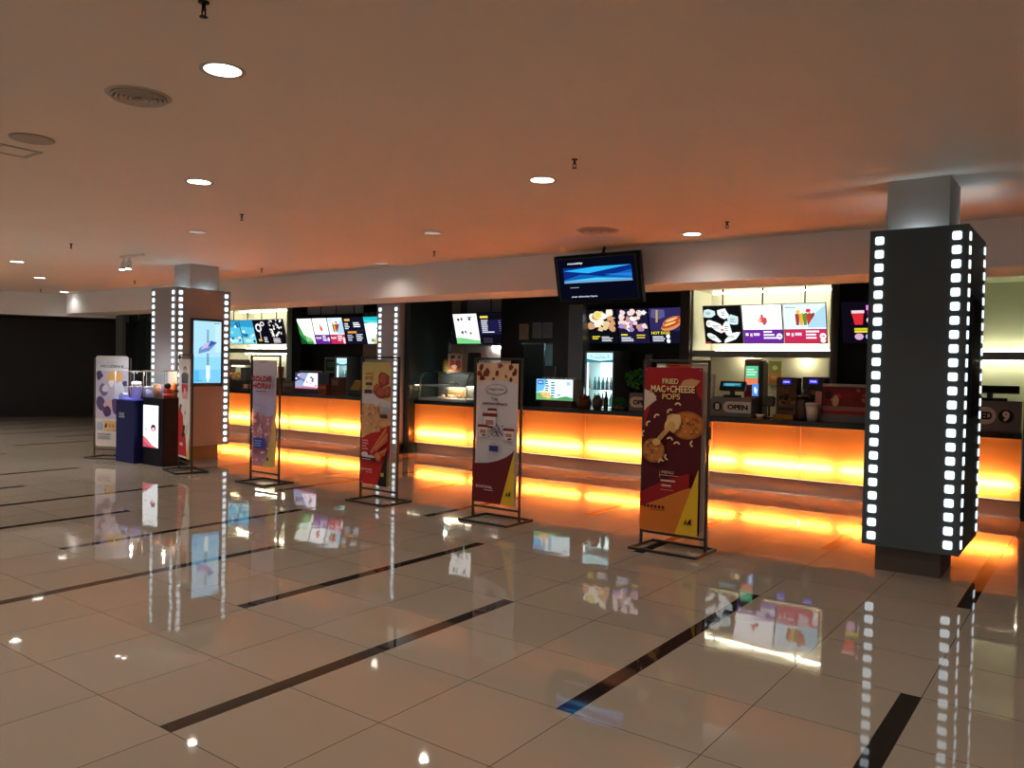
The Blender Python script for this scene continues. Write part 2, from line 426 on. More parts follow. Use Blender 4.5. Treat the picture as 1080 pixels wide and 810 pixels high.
puck(-4.86, 13.22, 1.874, 'puck lamp under the shelf above the order kiosk')
puck(-3.90, 13.22, 1.874, 'puck lamp under the shelf above the brown drink dispensers')
def lip(name, x0, x1): struct(name, MB().box(x0, x1, 12.60, 12.62, 1.865, 1.972, SHELFGREY), 'grey front edge of a niche shelf')
lip('trim_30', -5.56, -3.35); lip('trim_31', -1.75, -0.2); lip('trim_32', -18.93, -16.25)
strip_light(-18.8, -16.4, 13.22, 1.973, 'strip light on the shelf of the lit niche at the far left')
strip_down(-18.8, -16.4, 13.0, 2.98, 'strip light under the top of the lit niche at the far left')
strip_down(-18.8, -16.4, 13.2, 1.875, 'strip light under the shelf of the lit niche at the far left')
strip_light(-1.7, -0.3, 13.22, 1.973, 'strip light on the shelf of the niche behind the closed register')
strip_down(-1.7, -0.3, 13.2, 1.875, 'strip light under the shelf of the niche behind the closed register')
struct('trim_33', MB().box(-10.6, -9.6, 12.98, 13.1, 2.06, 2.08, SHELFGREY))
NICHETUBE = emat('middle_niche_strip', (1.0, .88, .72, 1), 70.0)
strip_down(-10.2, -9.68, 13.07, 2.06, 'short strip light below the menu screens of the middle niche')
# cool lamp in the corridor behind the half open door
e = empty('corridor_lamp', (-8.48, 13.3, 2.05), 'cool tube lamp lighting the corridor behind the teal door', 'light')
MB().box(-8.58, -8.38, 13.3, 13.36, 2.06, 2.09, WHITE).build('housing', e)
MB().cyl((-8.57, 13.33, 2.045), (-8.39, 13.33, 2.045), 0.012, emat('cool_tube', (0.6, 0.95, 1.0, 1), 240), n=8).build('tube', e)

# ================================================================== COUNTER
def counter_unit(x0, x1, lab, tubes, leaf=False):
    e = empty('counter_cabinet', ((x0+x1)/2, 10.95, 0), lab, 'counter', 'backlit orange counter cabinets')
    mb = MB(); mb.box(x0+0.004, x1-0.004, 10.895, 10.907, 0.21, 0.918, ACRYLIC)
    mb.fm[4] = mb.mi(CLEARBACK)       # clear back face of the sheet
    mb.build('panel', e)
    MB().box(x0, x1, 10.955, 11.45, 0.0, 0.185, PLINTH).build('plinth', e, 0.002); MB().box(x0, x1, 10.947, 10.9545, 0.0, 0.016, STEEL).build('skirting', e)
    MB().box(x0, x1, 11.13, 11.5, 0.20, 0.918, REFL).box(x0, x1, 10.92, 11.5, 0.185, 0.20, REFL).build('carcass', e)
    for px in (x0+0.09, x1-0.09):
        for pz in (0.30, 0.85):
            MB().cyl((px, 10.893, pz), (px, 10.882, pz), 0.011, STEEL, n=10).build('bolt', e)
    for a, b in tubes:
        t = MB().cyl((a, 10.941, 0.385), (b, 10.941, 0.385), 0.014, TUBE, n=8).build('lamp_tube', e)
        MB().box(a, b, 10.960, 10.975, 0.20, 0.40, REFL).build('lamp_bracket', t)
    return e
counter_unit(-17.65, -16.41, 'backlit orange counter section at the far left behind the film strip column', [(-17.6, -16.45)])
counter_unit(-16.41, -15.17, 'backlit orange counter section left of the goldie horn banner stand', [(-16.38, -15.2)])
counter_unit(-15.17, -13.93, 'backlit orange counter section behind the goldie horn banner stand', [(-15.15, -13.97)])
counter_unit(-13.93, -12.69, 'backlit orange counter section under the bright glowing display box', [(-13.92, -12.74)])
counter_unit(-12.69, -11.02, 'backlit orange counter section ending at the film strip pilaster', [(-12.66, -11.5)])
counter_unit(-10.275, -9.02, 'backlit orange counter section under the glass pastry case', [(-10.2, -9.03)])
counter_unit(-9.02, -7.85, 'backlit orange counter section behind the ice cream banner stand', [(-8.92, -7.88)])
counter_unit(-7.85, -6.59, 'backlit orange counter section under the sky blue light box sign', [(-7.78, -6.66)])
counter_unit(-6.59, -5.52, 'backlit orange counter section under the potted plant', [(-6.54, -5.53)])
counter_unit(-5.52, -4.47, 'backlit orange counter section behind the red mac and cheese banner stand', [(-5.42, -4.48)])
counter_unit(-4.47, -3.235, 'backlit orange counter section under register eight', [(-4.46, -4.12), (-4.0, -3.24)])
counter_unit(-3.235, -2.0, 'backlit orange counter section under the red display box', [(-3.23, -2.82), (-2.72, -2.01)])
counter_unit(-2.0, -0.74, 'backlit orange counter section under register nine at the right end', [(-1.99, -1.55), (-1.45, -0.8)])
def worktop(x0, x1, lab):
    o = MB().box(x0, x1, 10.86, 11.70, 0.921, 0.99, BLKTOP).build('worktop', None, 0.004)
    return tag(o, lab, 'worktop', 'black counter worktops')
worktop(-17.65, -11.02, 'black worktop on the left counter run behind the goldie horn banner')
worktop(-10.275, -7.86, 'black worktop carrying the glass pastry case')
worktop(-7.85, -0.74, 'long black worktop of the right counter run with registers eight and nine')
WT = 0.991

# ================================================================== COLUMNS
def film_column(name, label, x0, x1, y0, y1, sh, screen, clad, n=23, faces=('front', 'right'), z0=0.22, z1=2.83, zt=2.745, dz=0.1112):
    e = empty(name, ((x0+x1)/2, (y0+y1)/2, 0), label, 'column', 'columns with film strip lights')
    t = 0.03
    mb = MB().box(x0, x1, y0, y0+t, z0, z1, clad).box(x0, x1, y1-t, y1, z0, z1, clad)
    mb.box(x0, x0+t, y0+t, y1-t, z0, z1, clad).box(x1-t, x1, y0+t, y1-t, z0, z1, clad)
    mb.box(x0+t, x1-t, y0+t, y1-t, z0, z0+0.02, clad)
    mb.build('cladding', e)
    if sh:
        MB().box(sh[0], sh[1], sh[2], sh[3], 0, CEILZ, SHAFT).build('shaft', e, 0.006)
        pl = MB().box(sh[0]-.012, sh[1]+.012, sh[2]-.012, sh[3]+.012, 0, 0.215, mat('brown_grey_plinth', (0.10, 0.075, 0.06, 1), 0.35)).build('plinth', e, 0.004)
    # rounded square light, master mesh
    def sq(plane):
        mb = MB(); r = 0.014; a = 0.0335; pts = []
        for cx, cz, s0 in ((a-r, a-r, 0), (-a+r, a-r, 1), (-a+r, -a+r, 2), (a-r, -a+r, 3)):
            for k in range(5):
                th = PI/2*(s0+k/4); pts.append((cx+r*math.cos(th), cz+r*math.sin(th)))
        if plane == 'front': mb.prism(pts, 'y', -0.008, 0.004, FILM)
        else: mb.prism(pts, 'x', -0.004, 0.008, FILM)
        return mb
    for fc in faces:
        master = None
        for pos in ((x0+0.075, x1-0.08) if fc == 'front' else (y0+0.08, y1-0.08)):
            for k in range(n):
                z = zt-k*dz
                lp = Vector((pos, y0, z)) if fc == 'front' else Vector((x1, pos, z))
                if master is None:
                    master = sq(fc).build('film_light', e, local=True); o = master
                else:
                    o = master.copy(); COL.objects.link(o)
                o.location = lp-Vector(e.location)
    return e
cR = film_column('film_strip_column', 'charcoal column edged with white film strip lights in the right foreground', -1.6, -0.88, 7.15, 8.25,
                 (-1.5, -1.03, 7.26, 7.80), None, CLAD)
cL = film_column('film_strip_column', 'film strip column carrying a pale blue screen beside the navy display plinths', -12.85, -12.1, 7.2, 8.2,
                 (-12.70, -12.22, 7.52, 8.05), None, CLADW)
cM = film_column('film_strip_column', 'pale grey pilaster with two rows of film strip lights on the counter line', -11.0, -10.43, 10.6, 11.2,
                 None, None, CLADM, faces=('front',), z0=0.0, z1=2.75, zt=2.66)
MB().box(-11.0, -10.43, 10.58, 11.2, 0, 0.18, CLADM).build('base', cM)
# black blank screen on the right column
fr = MB().box(-0.879, -0.866, 7.42, 7.98, 1.30, 2.30, BLACKPL).build('screen', cR, 0.006)
MB().box(-0.8655, -0.864, 7.46, 7.94, 1.36, 2.26, mat('switched_off_screen', (0.006, 0.008, 0.013, 1), 0.1)).build('display', fr)
# lit advertising screen on the left column
fr = MB().box(-12.099, -12.06, 7.45, 8.04, 1.21, 2.34, BLACKPL).build('screen', cL, 0.006)
mb = MB(); p = Print(mb, (-12.0595, 7.49, 1.27), (0, 0.51, 0), (0, 0, 1.03))
p.rect(0, 0, 1, 1, em(168, 216, 240)); p.rect(0, 0, 1, 0.42, em(140, 208, 240)); p.rect(0, 0, 1, 0.22, em(120, 196, 236))
p.rect(0.04, 0.02, 0.2, 0.2, em(80, 180, 235)); p.rect(0.78, 0.5, 1, 0.98, em(190, 226, 244))
p.poly([(0.17, 0.47), (0.55, 0.52), (0.85, 0.66), (0.62, 0.69), (0.2, 0.56)], em(110, 130, 190))
p.poly([(0.24, 0.54), (0.55, 0.58), (0.62, 0.67), (0.4, 0.64)], em(190, 180, 225))
p.poly([(0.5, 0.58), (0.84, 0.66), (0.62, 0.68)], em(40, 80, 165))
p.lines(0.2, 0.49, 0.45, 0.55, 3, em(90, 150, 210))
for k in range(7): p.rect(0.46, 0.84-k*0.03, 0.54, 0.855-k*0.03, em(60, 75, 70))
for k in range(7): p.rect(0.46, 0.46-k*0.027, 0.54, 0.475-k*0.027, em(60, 75, 80))
p.rect(0.44, 0.06, 0.58, 0.28, em(225, 248, 250)); p.rect(0.47, 0.02, 0.54, 0.06, em(225, 248, 250))
p.lines(0.72, 0.955, 0.94, 0.975, 1, em(70, 90, 110)); p.lines(0.1, 0.03, 0.35, 0.045, 1, em(60, 110, 150))
mb.build('display', fr)
# up-lights inside the open tops of the claddings
def uplight(x, y, z, w, lab_parent):
    l = bpy.data.lights.new('uplight', 'POINT'); l.energy = w; l.color = (0.72, 0.9, 1.0); l.shadow_soft_size = 0.03
    o = bpy.data.objects.new('uplight', l); COL.objects.link(o); o.location = (x, y, z)
for x, y in ((-1.25, 7.2), (-0.95, 7.95), (-1.25, 8.1)): uplight(x, y, 2.72, 2.6, cR)
for x, y in ((-12.45, 7.35), (-12.16, 7.8), (-12.5, 8.12)): uplight(x, y, 2.72, 2.2, cL)

# ================================================================== BANNER STANDS
def stand(label, x, y, rz=0.0, u0=-0.29, u1=0.25, z0=0.19, z1=1.68, name='banner_stand', hw=0.31, top=1.735, rounded=False, metal=BLACK):
    e = empty(name, (x, y, 0), label, 'banner stand', 'banner stands on the tiled floor', rz)
    r = 0.011
    mb = MB()
    for yy in (-0.225, 0.225): mb.box(-hw-.011, hw+.011, yy-.013, yy+.013, 0.0, 0.024, metal)
    for xx in (-hw, hw): mb.box(xx-.013, xx+.013, -0.212, 0.212, 0.0, 0.024, metal)
    mb.build('base', e, 0.002, local=True)
    for xx in (-hw, hw): MB().box(xx-r, xx+r, -r, r, 0.024, top, metal).build('pole', e, 0.002, local=True)
    MB().box(-hw+r, hw-r, -r, r, top-2*r, top, metal).build('top_bar', e, 0.002, local=True)
    MB().box(-hw+r, hw-r, -r, r, 0.125, 0.125+2*r, metal).build('lower_bar', e, 0.002, local=True)
    mb = MB(); pl = pm(215, 208, 205)
    if rounded:
        pts = []
        for cx, cz, s0 in ((u1-.04, z1-.04, 0), (u0+.04, z1-.04, 1), (u0+.04, z0+.04, 2), (u1-.04, z0+.04, 3)):
            for k in range(5):
                th = PI/2*(s0+k/4); pts.append((cx+.04*math.cos(th), cz+.04*math.sin(th)))
        mb.prism(pts, 'y', -0.018, -0.012, pl)
    else: mb.box(u0, u1, -0.018, -0.012, z0, z1, pl)
    p = Print(mb, (u0, -0.0182, z0), (u1-u0, 0, 0), (0, 0, z1-z0))
    return e, mb, p
def grommets(e, u0, u1, z0, z1):
    for uu in (u0+0.02, u1-0.02):
        for zz in (z0+0.02, z1-0.02):
            MB().cyl((uu, -0.021, zz), (uu, -0.0275, zz), 0.006, STEEL, n=8).build('eyelet', e, local=True)

# --- stand 1 : fried mac + cheese pops
e, mb, p = stand('banner stand with a dark red fried mac and cheese pops poster nearest the camera', -3.13, 6.75, u0=-0.305, u1=0.265, z0=0.165, z1=1.665, hw=0.318)
MAR = pm(86, 14, 26)
p.rect(0, 0, 1, 1, MAR)
p.poly([(0, 0.62), (0.18, 0.86), (0.6, 0.84), (0.85, 0.88), (1, 0.8), (1, 1), (0, 1)], pm(158, 24, 30))
p.poly([(0, 0.74), (0.08, 0.76), (0.22, 0.80), (0.17, 0.84), (0, 0.865)], pm(205, 180, 160))
p.poly([(0, 0.73), (0.09, 0.77), (0.22, 0.82), (0.10, 0.855), (0, 0.86)], pm(214, 190, 168))
p.poly([(0.6, 0.88), (0.68, 0.925), (0.8, 0.935), (0.96, 0.925), (0.9, 0.895), (0.78, 0.875)], pm(200, 150, 105))
p.text('FRIED', 0.46, 0.915, 0.031, pm(60, 10, 14), 0.30, 0.06); p.text('FRIED', 0.455, 0.917, 0.031, pm(240, 205, 150), 0.28, 0.02)
p.text('MAC+CHEESE', 0.5, 0.868, 0.042, pm(60, 10, 14), 0.80, 0.07); p.text('MAC+CHEESE', 0.495, 0.87, 0.042, pm(242, 208, 150), 0.76, 0.025)
p.text('POPS', 0.48, 0.822, 0.036, pm(60, 10, 14), 0.34, 0.06); p.text('POPS', 0.475, 0.824, 0.036, pm(236, 180, 110), 0.31, 0.02)
p.ell(0.76, 0.655, 0.30, 0.085, pm(176, 98, 38)); p.blob(0.76, 0.655, 0.27, 0.075, pm(196, 120, 52), 22, 0.08)
for k in range(26): p.blob(random.uniform(0.55, 0.96), random.uniform(0.60, 0.71), 0.025, 0.008, random.choice([pm(214, 148, 76), pm(160, 86, 34)]), 7)
p.blob(0.54, 0.665, 0.15, 0.05, pm(236, 198, 132), 14, 0.2, 0.5); p.blob(0.5, 0.64, 0.09, 0.03, pm(220, 170, 96), 10, 0.3)
for a in (0.0, 0.035, 0.07): p.poly([(0.22+a, 0.55), (0.24+a, 0.55), (0.46+a, 0.64), (0.44+a, 0.645)], pm(228, 176, 100))
p.ell(0.2, 0.49, 0.20, 0.075, pm(170, 96, 42)); p.blob(0.2, 0.49, 0.18, 0.068, pm(196, 124, 62), 20, 0.1)
for k in range(18): p.blob(random.uniform(0.06, 0.34), random.uniform(0.44, 0.54), 0.025, 0.008, random.choice([pm(216, 152, 84), pm(156, 84, 36)]), 7)
p.blob(0.27, 0.545, 0.08, 0.02, pm(232, 186, 112), 10, 0.2)
for (u, v, a) in ((0.62, 0.77, 0.2), (0.27, 0.695, 0.8), (0.13, 0.65, 1.2), (0.05, 0.59, 1.6), (0.9, 0.55, 1.9), (0.62, 0.535, 0.3), (0.47, 0.46, 2.2), (0.36, 0.42, 0.6), (0.5, 0.73, 0.9), (0.5, 0.56, 0.1)):
    p.arc(u, v, 0.06, 0.022, 0.45, a, a+2.6, pm(238, 200, 150), 8)
p.poly([(0, 0.23), (0.5, 0.33), (0.85, 0.37), (0.85, 0.28), (0.4, 0.2), (0, 0.14)], pm(150, 24, 30))
p.poly([(0, 0), (1, 0), (1, 0.3), (0.75, 0.27), (0.3, 0.19), (0, 0.14)], pm(214, 122, 46))
p.poly([(0.62, 0), (1, 0), (1, 0.4)], pm(232, 190, 44))
p.text('MENU', 0.48, 0.365, 0.018, pm(232, 190, 170), 0.2); p.rect(0.33, 0.345, 0.66, 0.348, pm(220, 190, 170)); p.rect(0.34, 0.33, 0.345, 0.37, pm(220, 190, 170))
p.lines(0.36, 0.305, 0.62, 0.325, 1, pm(232, 190, 170)); p.lines(0.38, 0.275, 0.58, 0.295, 1, pm(232, 190, 170)); p.lines(0.36, 0.255, 0.62, 0.262, 1, pm(200, 150, 130))
for k in range(6): p.ell(0.09+k*0.065, 0.15, 0.024, 0.011, pm(110, 20, 24), 10)
p.lines(0.2, 0.128, 0.46, 0.134, 1, pm(120, 50, 24))
p.poly([(0.78, 0.07), (0.82, 0.10), (0.82, 0.07)], pm(40, 24, 20)); p.poly([(0.83, 0.07), (0.88, 0.10), (0.9, 0.10), (0.9, 0.07)], pm(40, 24, 20)); p.rect(0.77, 0.065, 0.91, 0.068, pm(40, 24, 20))
mb.build('poster', e, local=True); grommets(e, -0.305, 0.265, 0.165, 1.665)
mb = MB().box(-0.20, 0.295, 0.013, 0.018, 0.20, 1.70, pm(196, 178, 164))
q = Print(mb, (-0.20, 0.0128, 0.20), (0.495, 0, 0), (0, 0, 1.5))
q.rect(0.18, 0.955, 0.7, 1, pm(198, 132, 90)); q.blob(0.34, 0.98, 0.12, 0.014, pm(190, 50, 30)); q.blob(0.56, 0.975, 0.12, 0.016, pm(180, 60, 36)); q.rect(0.0, 0.955, 0.18, 1, pm(240, 236, 228))
mb.build('back_poster', e, local=True)

# --- stand 2 : ice cream
e, mb, p = stand('banner stand with a white and maroon ice cream poster, second from the right', -5.17, 6.75, u0=-0.275, u1=0.275, z0=0.19, z1=1.675)
LAV = pm(206, 200, 208)
p.rect(0, 0, 1, 1, LAV)
p.poly([(0, 0.86), (0.25, 0.878), (0.5, 0.884), (0.75, 0.878), (1, 0.86), (1, 1), (0, 1)], pm(222, 184, 150))
for (u, v, s_) in ((0.12, 0.975, .09), (0.06, 0.93, .07), (0.24, 0.935, .1), (0.14, 0.895, .08), (0.5, 0.935, .06), (0.57, 0.985, .08), (0.83, 0.97, .07), (0.92, 0.935, .07), (0.95, 0.955, .05), (0.84, 0.885, .05), (0.42, 0.89, .05), (0.72, 0.91, .04)):
    p.blob(u, v, s_, s_*0.28, random.choice([pm(96, 40, 34), pm(120, 54, 44), pm(140, 70, 56)]), 5, 0.35, random.uniform(0, 3))
p.ell(0.5, 0.815, 0.255, 0.036, pm(96, 70, 92), 28); p.ell(0.5, 0.815, 0.24, 0.0335, LAV, 28)
p.text('H\u00e4agen-Dazs', 0.5, 0.815, 0.02, pm(70, 30, 50), 0.38, 0.015)
p.text('Truly', 0.46, 0.745, 0.024, pm(88, 34, 52), 0.16, 0.02); p.text('extraordinary.', 0.48, 0.712, 0.028, pm(80, 28, 46), 0.62, 0.025)
p.lines(0.31, 0.665, 0.52, 0.682, 1, pm(190, 60, 60), 0.8, 0)
def cup(u, v, w):
    h = w*0.3
    p.poly([(u-w*.4, v-h*.6), (u+w*.4, v-h*.6), (u+w*.5, v+h*.35), (u-w*.5, v+h*.35)], pm(226, 214, 216))
    p.rect(u-w*.55, v+h*.35, u+w*.55, v+h*.6, pm(120, 34, 40)); p.rect(u-w*.3, v-h*.25, u+w*.3, v+h*.1, pm(176, 120, 110)); p.rect(u-w*.1, v-h*.5, u+w*.3, v-h*.35, pm(70, 40, 56))
for a in ((0.41, 0.64, 0.2), (0.36, 0.585, 0.32), (0.2, 0.515, 0.24), (0.83, 0.50, 0.24)): cup(*a)
for (a, b, c, d_) in ((0.44, 0.55, 0.58, 0.48), (0.60, 0.55, 0.5, 0.48), (0.52, 0.57, 0.66, 0.49)): p.poly([(a, b), (a+.02, b+.004), (c+.02, d_), (c, d_-.004)], pm(70, 60, 110))
for k in range(14): p.blob(random.uniform(.35, .75), random.uniform(.47, .57), .02, .006, random.choice([pm(150, 60, 70), pm(120, 120, 160), pm(90, 50, 60)]), 6)
p.lines(0.1, 0.457, 0.9, 0.461, 1, pm(170, 166, 178))
p.rect(0.38, 0.372, 0.6, 0.415, pm(58, 72, 140)); p.lines(0.41, 0.38, 0.58, 0.408, 2, pm(24, 34, 90)); p.lines(0.42, 0.425, 0.56, 0.432, 1, pm(110, 116, 160))
p.poly([(0, 0), (0.68, 0), (1, 0.40), (0.94, 0.375), (0.8, 0.34), (0.6, 0.31), (0.35, 0.287), (0, 0.277)], pm(104, 26, 34))
p.poly([(0.68, 0), (1, 0), (1, 0.40)], pm(222, 184, 48))
p.text('SOCIAL', 0.28, 0.115, 0.018, pm(226, 200, 200), 0.42, 0.02); p.lines(0.28, 0.09, 0.5, 0.095, 1, pm(214, 190, 190), .9, 0)
p.poly([(0.8, 0.07), (0.85, 0.10), (0.85, 0.07)], pm(60, 40, 20)); p.poly([(0.86, 0.07), (0.9, 0.10), (0.92, 0.10), (0.92, 0.07)], pm(60, 40, 20)); p.rect(0.8, 0.063, 0.92, 0.066, pm(60, 40, 20))
mb.build('poster', e, local=True); grommets(e, -0.275, 0.275, 0.19, 1.675)
MB().box(-0.28, -0.13, 0.013, 0.018, 1.50, 1.705, pm(190, 186, 182)).box(0.02, 0.15, 0.013, 0.018, 1.50, 1.705, pm(214, 190, 164)).build('back_poster', e, local=True)

# --- stand 3 : fried chicken
e, mb, p = stand('yellow and red fried chicken banner stand before the film strip pilaster', -6.94, 6.75, u0=-0.285, u1=0.20, z0=0.20, z1=1.665)
p.rect(0, 0, 1, 1, pm(206, 188, 120))
p.poly([(0, 0), (0.75, 0), (1, 0.28), (1, 0.5), (0, 0.38)], pm(196, 40, 44))
p.poly([(0, 0.37), (0.3, 0.42), (0.7, 0.47), (1, 0.53), (1, 0.68), (0, 0.72)], pm(222, 176, 132))
p.poly([(0, 0.66), (0.4, 0.66), (0.75, 0.60), (1, 0.57), (1, 0.68), (0.6, 0.71), (0.4, 0.735), (0.35, 0.80), (0, 0.8)], pm(216, 206, 214))
p.poly([(0, 0.74), (0.36, 0.74), (0.36, 0.97), (0, 0.97)], pm(212, 194, 126))
for (u, v, a, b) in ((0.75, 0.86, .2, .06), (0.55, 0.78, .16, .045), (0.68, 0.75, .2, .05), (0.9, 0.76, .13, .05)):
    p.blob(u, v, a, b, pm(150, 62, 48), 14, .12); p.blob(u-.02, v+.01, a*.7, b*.7, pm(186, 92, 70), 12, .15)
p.text('JUICY', 0.26, 0.905, 0.022, pm(206, 96, 84), 0.28, .03); p.text('BITES', 0.26, 0.87, 0.028, pm(206, 96, 84), 0.28, .03)
p.rect(0.14, 0.81, 0.36, 0.835, pm(70, 66, 110)); p.lines(0.2, 0.79, 0.34, 0.797, 1, pm(110, 100, 120)); p.rect(0.10, 0.745, 0.36, 0.775, pm(60, 56, 96))
for k in range(46): p.blob(random.uniform(.04, .72), random.uniform(.43, .66), .035, .011, random.choice([pm(232, 194, 150), pm(206, 150, 106), pm(226, 170, 120), pm(190, 128, 86)]), 7)
p.rect(0.74, 0.60, 1, 0.64, pm(170, 180, 206)); p.rect(0.72, 0.55, 0.97, 0.58, pm(60, 56, 90))
for (a0, b0, a1, b1, w) in ((0.4, 0.27, 0.95, 0.47, .08), (0.55, 0.3, 1.0, 0.42, .08), (0.5, 0.24, 0.98, 0.30, .07)):
    p.poly([(a0, b0), (a0+.03, b0-w*.4), (a1, b1-w*.6), (a1, b1+w*.2)], pm(198, 100, 62)); p.poly([(a0, b0), (a0+.03, b0-w*.15), (a1, b1-w*.1), (a1, b1+w*.2)], pm(218, 134, 88))
p.ell(0.68, 0.235, 0.13, 0.04, pm(190, 84, 52)); p.ell(0.66, 0.24, 0.10, 0.03, pm(214, 130, 84))
p.lines(0.12, 0.28, 0.36, 0.37, 4, pm(222, 150, 150)); p.ell(0.22, 0.245, 0.12, 0.022, pm(226, 214, 224)); p.ell(0.42, 0.225, 0.13, 0.018, pm(220, 206, 214)); p.rect(0.1, 0.195, 0.62, 0.222, pm(60, 36, 50)); p.lines(0.13, 0.2, 0.6, 0.215, 1, pm(214, 180, 186))
p.text('SOCIAL', 0.3, 0.125, 0.017, pm(232, 200, 200), 0.4, .02); p.lines(0.28, 0.1, 0.5, 0.106, 1, pm(228, 170, 170), .9, 0)
p.poly([(0.68, 0), (1, 0), (1, 0.32)], pm(30, 26, 30)); p.rect(0.8, 0.08, 0.9, 0.11, pm(196, 170, 70))
mb.build('poster', e, local=True); grommets(e, -0.285, 0.20, 0.20, 1.665)
MB().box(-0.27, 0.1, 0.013, 0.018, 0.22, 1.70, pm(160, 148, 140)).build('back_poster', e, local=True)

# --- stand 4 : goldie horn popcorn
e, mb, p = stand('banner stand with a lilac goldie horn popcorn poster left of the counter', -9.14, 6.75, u0=-0.25, u1=0.25, z0=0.22, z1=1.665)
p.rect(0, 0, 1, 1, pm(196, 188, 206)); p.rect(0, 0.45, 1, 0.72, pm(186, 178, 216))
p.poly([(0, 0), (1, 0), (1, 0.5), (0.6, 0.47), (0.3, 0.5), (0, 0.47)], pm(198, 140, 158))
p.poly([(0.45, 0), (1, 0), (1, 0.55), (0.85, 0.4), (0.7, 0.15)], pm(226, 190, 110))
p.ell(0.45, 0.985, 0.2, 0.012, pm(180, 160, 160))
for k in range(70): p.blob(random.uniform(.04, .82), random.uniform(.05, .5), .055, .013, random.choice([pm(216, 170, 190), pm(186, 120, 146), pm(226, 196, 210), pm(176, 110, 130)]), 7)
for k in range(8): p.blob(random.uniform(.1, .7), random.uniform(.47, .6), .05, .012, pm(176, 164, 196), 7)
for dx, c, w in ((0.006, pm(40, 30, 80), .05), (0, pm(190, 44, 52), .02)):
    p.text('GOLDIE', 0.5+dx, 0.83-dx, 0.05, c, 0.84+w, w); p.text('HORN', 0.5+dx, 0.765-dx, 0.05, c, 0.74+w, w)
p.lines(0.28, 0.705, 0.72, 0.715, 1, pm(110, 100, 160), .9, 0)
p.rect(0.2, 0.175, 0.68, 0.27, pm(52, 76, 178)); p.lines(0.25, 0.19, 0.62, 0.255, 3, pm(140, 160, 220)); p.lines(0.15, 0.12, 0.5, 0.16, 2, pm(120, 70, 90))
p.rect(0.78, 0.07, 0.86, 0.1, pm(60, 40, 30))
mb.build('poster', e, local=True); grommets(e, -0.25, 0.25, 0.22, 1.665)
MB().box(-0.33, -0.22, 0.013, 0.04, 1.0, 1.66, mat('dark_back_board', (0.012, 0.013, 0.03, 1), 0.4)).build('back_poster', e, local=True)

# --- angled stand beside the display plinths
e, mb, p = stand('banner stand turned away beside the lit display plinth with red and black cups on white', -10.9, 6.653, -0.258, u0=-0.27, u1=0.26, z0=0.20, z1=1.66)
p.rect(0, 0, 1, 1, pm(226, 220, 216))
p.ell(0.55, 0.9, 0.16, 0.03, pm(120, 114, 116)); p.ell(0.55, 0.885, 0.1, 0.02, pm(200, 196, 196))
p.poly([(0.22, 0.84), (0.38, 0.865), (0.7, 0.865), (0.86, 0.84), (0.82, 0.755), (0.26, 0.755)], pm(30, 28, 34))
p.poly([(0.24, 0.75), (0.84, 0.75), (0.78, 0.60), (0.32, 0.60)], pm(196, 50, 60)); p.poly([(0.3, 0.66), (0.8, 0.68), (0.78, 0.60), (0.32, 0.60)], pm(226, 160, 150))
p.ell(0.55, 0.68, 0.06, 0.03, pm(240, 214, 210))
p.poly([(0, 0.02), (0.75, 0.02), (0.7, 0.14), (0.62, 0.24), (0.45, 0.3), (0.4, 0.42), (0.14, 0.5), (0, 0.48)], pm(190, 36, 44))
p.poly([(0.06, 0.49), (0.2, 0.49), (0.3, 0.53), (0.16, 0.545)], pm(30, 28, 32)); p.blob(0.42, 0.24, 0.14, 0.03, pm(70, 20, 26)); p.blob(0.5, 0.3, 0.1, 0.03, pm(40, 24, 28))
p.poly([(0.6, 0.2), (0.85, 0.38), (0.9, 0.42), (0.8, 0.3)], pm(206, 180, 120)); p.poly([(0.75, 0), (1, 0), (1, 0.25)], pm(226, 180, 90))
p.blob(0.62, 0.46, 0.05, 0.02, pm(120, 150, 90)); p.rect(0.16, 0.12, 0.45, 0.15, pm(230, 180, 180))
mb.build('poster', e, local=True); grommets(e, -0.27, 0.26, 0.20, 1.66)

# --- rounded stand at the far left
e, mb, p = stand('far left banner stand with a rounded white poster behind the navy plinth', -13.21, 6.745, 0.50, u0=-0.29, u1=0.29, z0=0.19, z1=1.69, hw=0.32, top=1.66, rounded=True, metal=mat('dark_grey_tube', (0.05, 0.045, 0.04, 1), 0.4))
p.rect(0.03, 0.84, 0.97, 0.97, pm(212, 214, 222)); p.text('FROZEN II', 0.5, 0.885, 0.028, pm(110, 110, 130), 0.7, .02); p.lines(0.35, 0.925, 0.65, 0.935, 1, pm(170, 170, 186))
p.rect(0.0, 0.31, 1, 0.83, pm(190, 182, 204))
for (u, v, a, b, c) in ((.12, .78, .1, .05, (80, 66, 110)), (.62, .77, .26, .06, (226, 180, 110)), (.25, .62, .14, .07, (120, 100, 150)), (.3, .64, .09, .04, (216, 206, 220)), (.75, .6, .18, .1, (222, 222, 234)), (.15, .48, .13, .09, (90, 78, 120)), (.4, .46, .14, .06, (206, 170, 170)), (.35, .39, .12, .06, (86, 60, 96)), (.6, .45, .1, .1, (88, 66, 110)), (.85, .42, .12, .08, (226, 226, 236)), (.9, .7, .08, .03, (70, 56, 90)), (.5, .7, .08, .04, (236, 236, 240))):
    p.blob(u, v, a, b, pm(*c), 10, .25)
p.rect(0.05, 0.19, 0.22, 0.27, pm(170, 180, 206)); p.rect(0.28, 0.18, 0.95, 0.28, pm(222, 176, 110))
for k in range(6): p.blob(0.34+k*.11, 0.23, 0.04, 0.025, random.choice([pm(110, 80, 70), pm(180, 140, 110), pm(70, 60, 90)]), 8)
p.text('POPCORN', 0.28, 0.135, 0.02, pm(80, 80, 110), 0.4, .02); p.lines(0.08, 0.08, 0.6, 0.12, 2, pm(160, 160, 176))
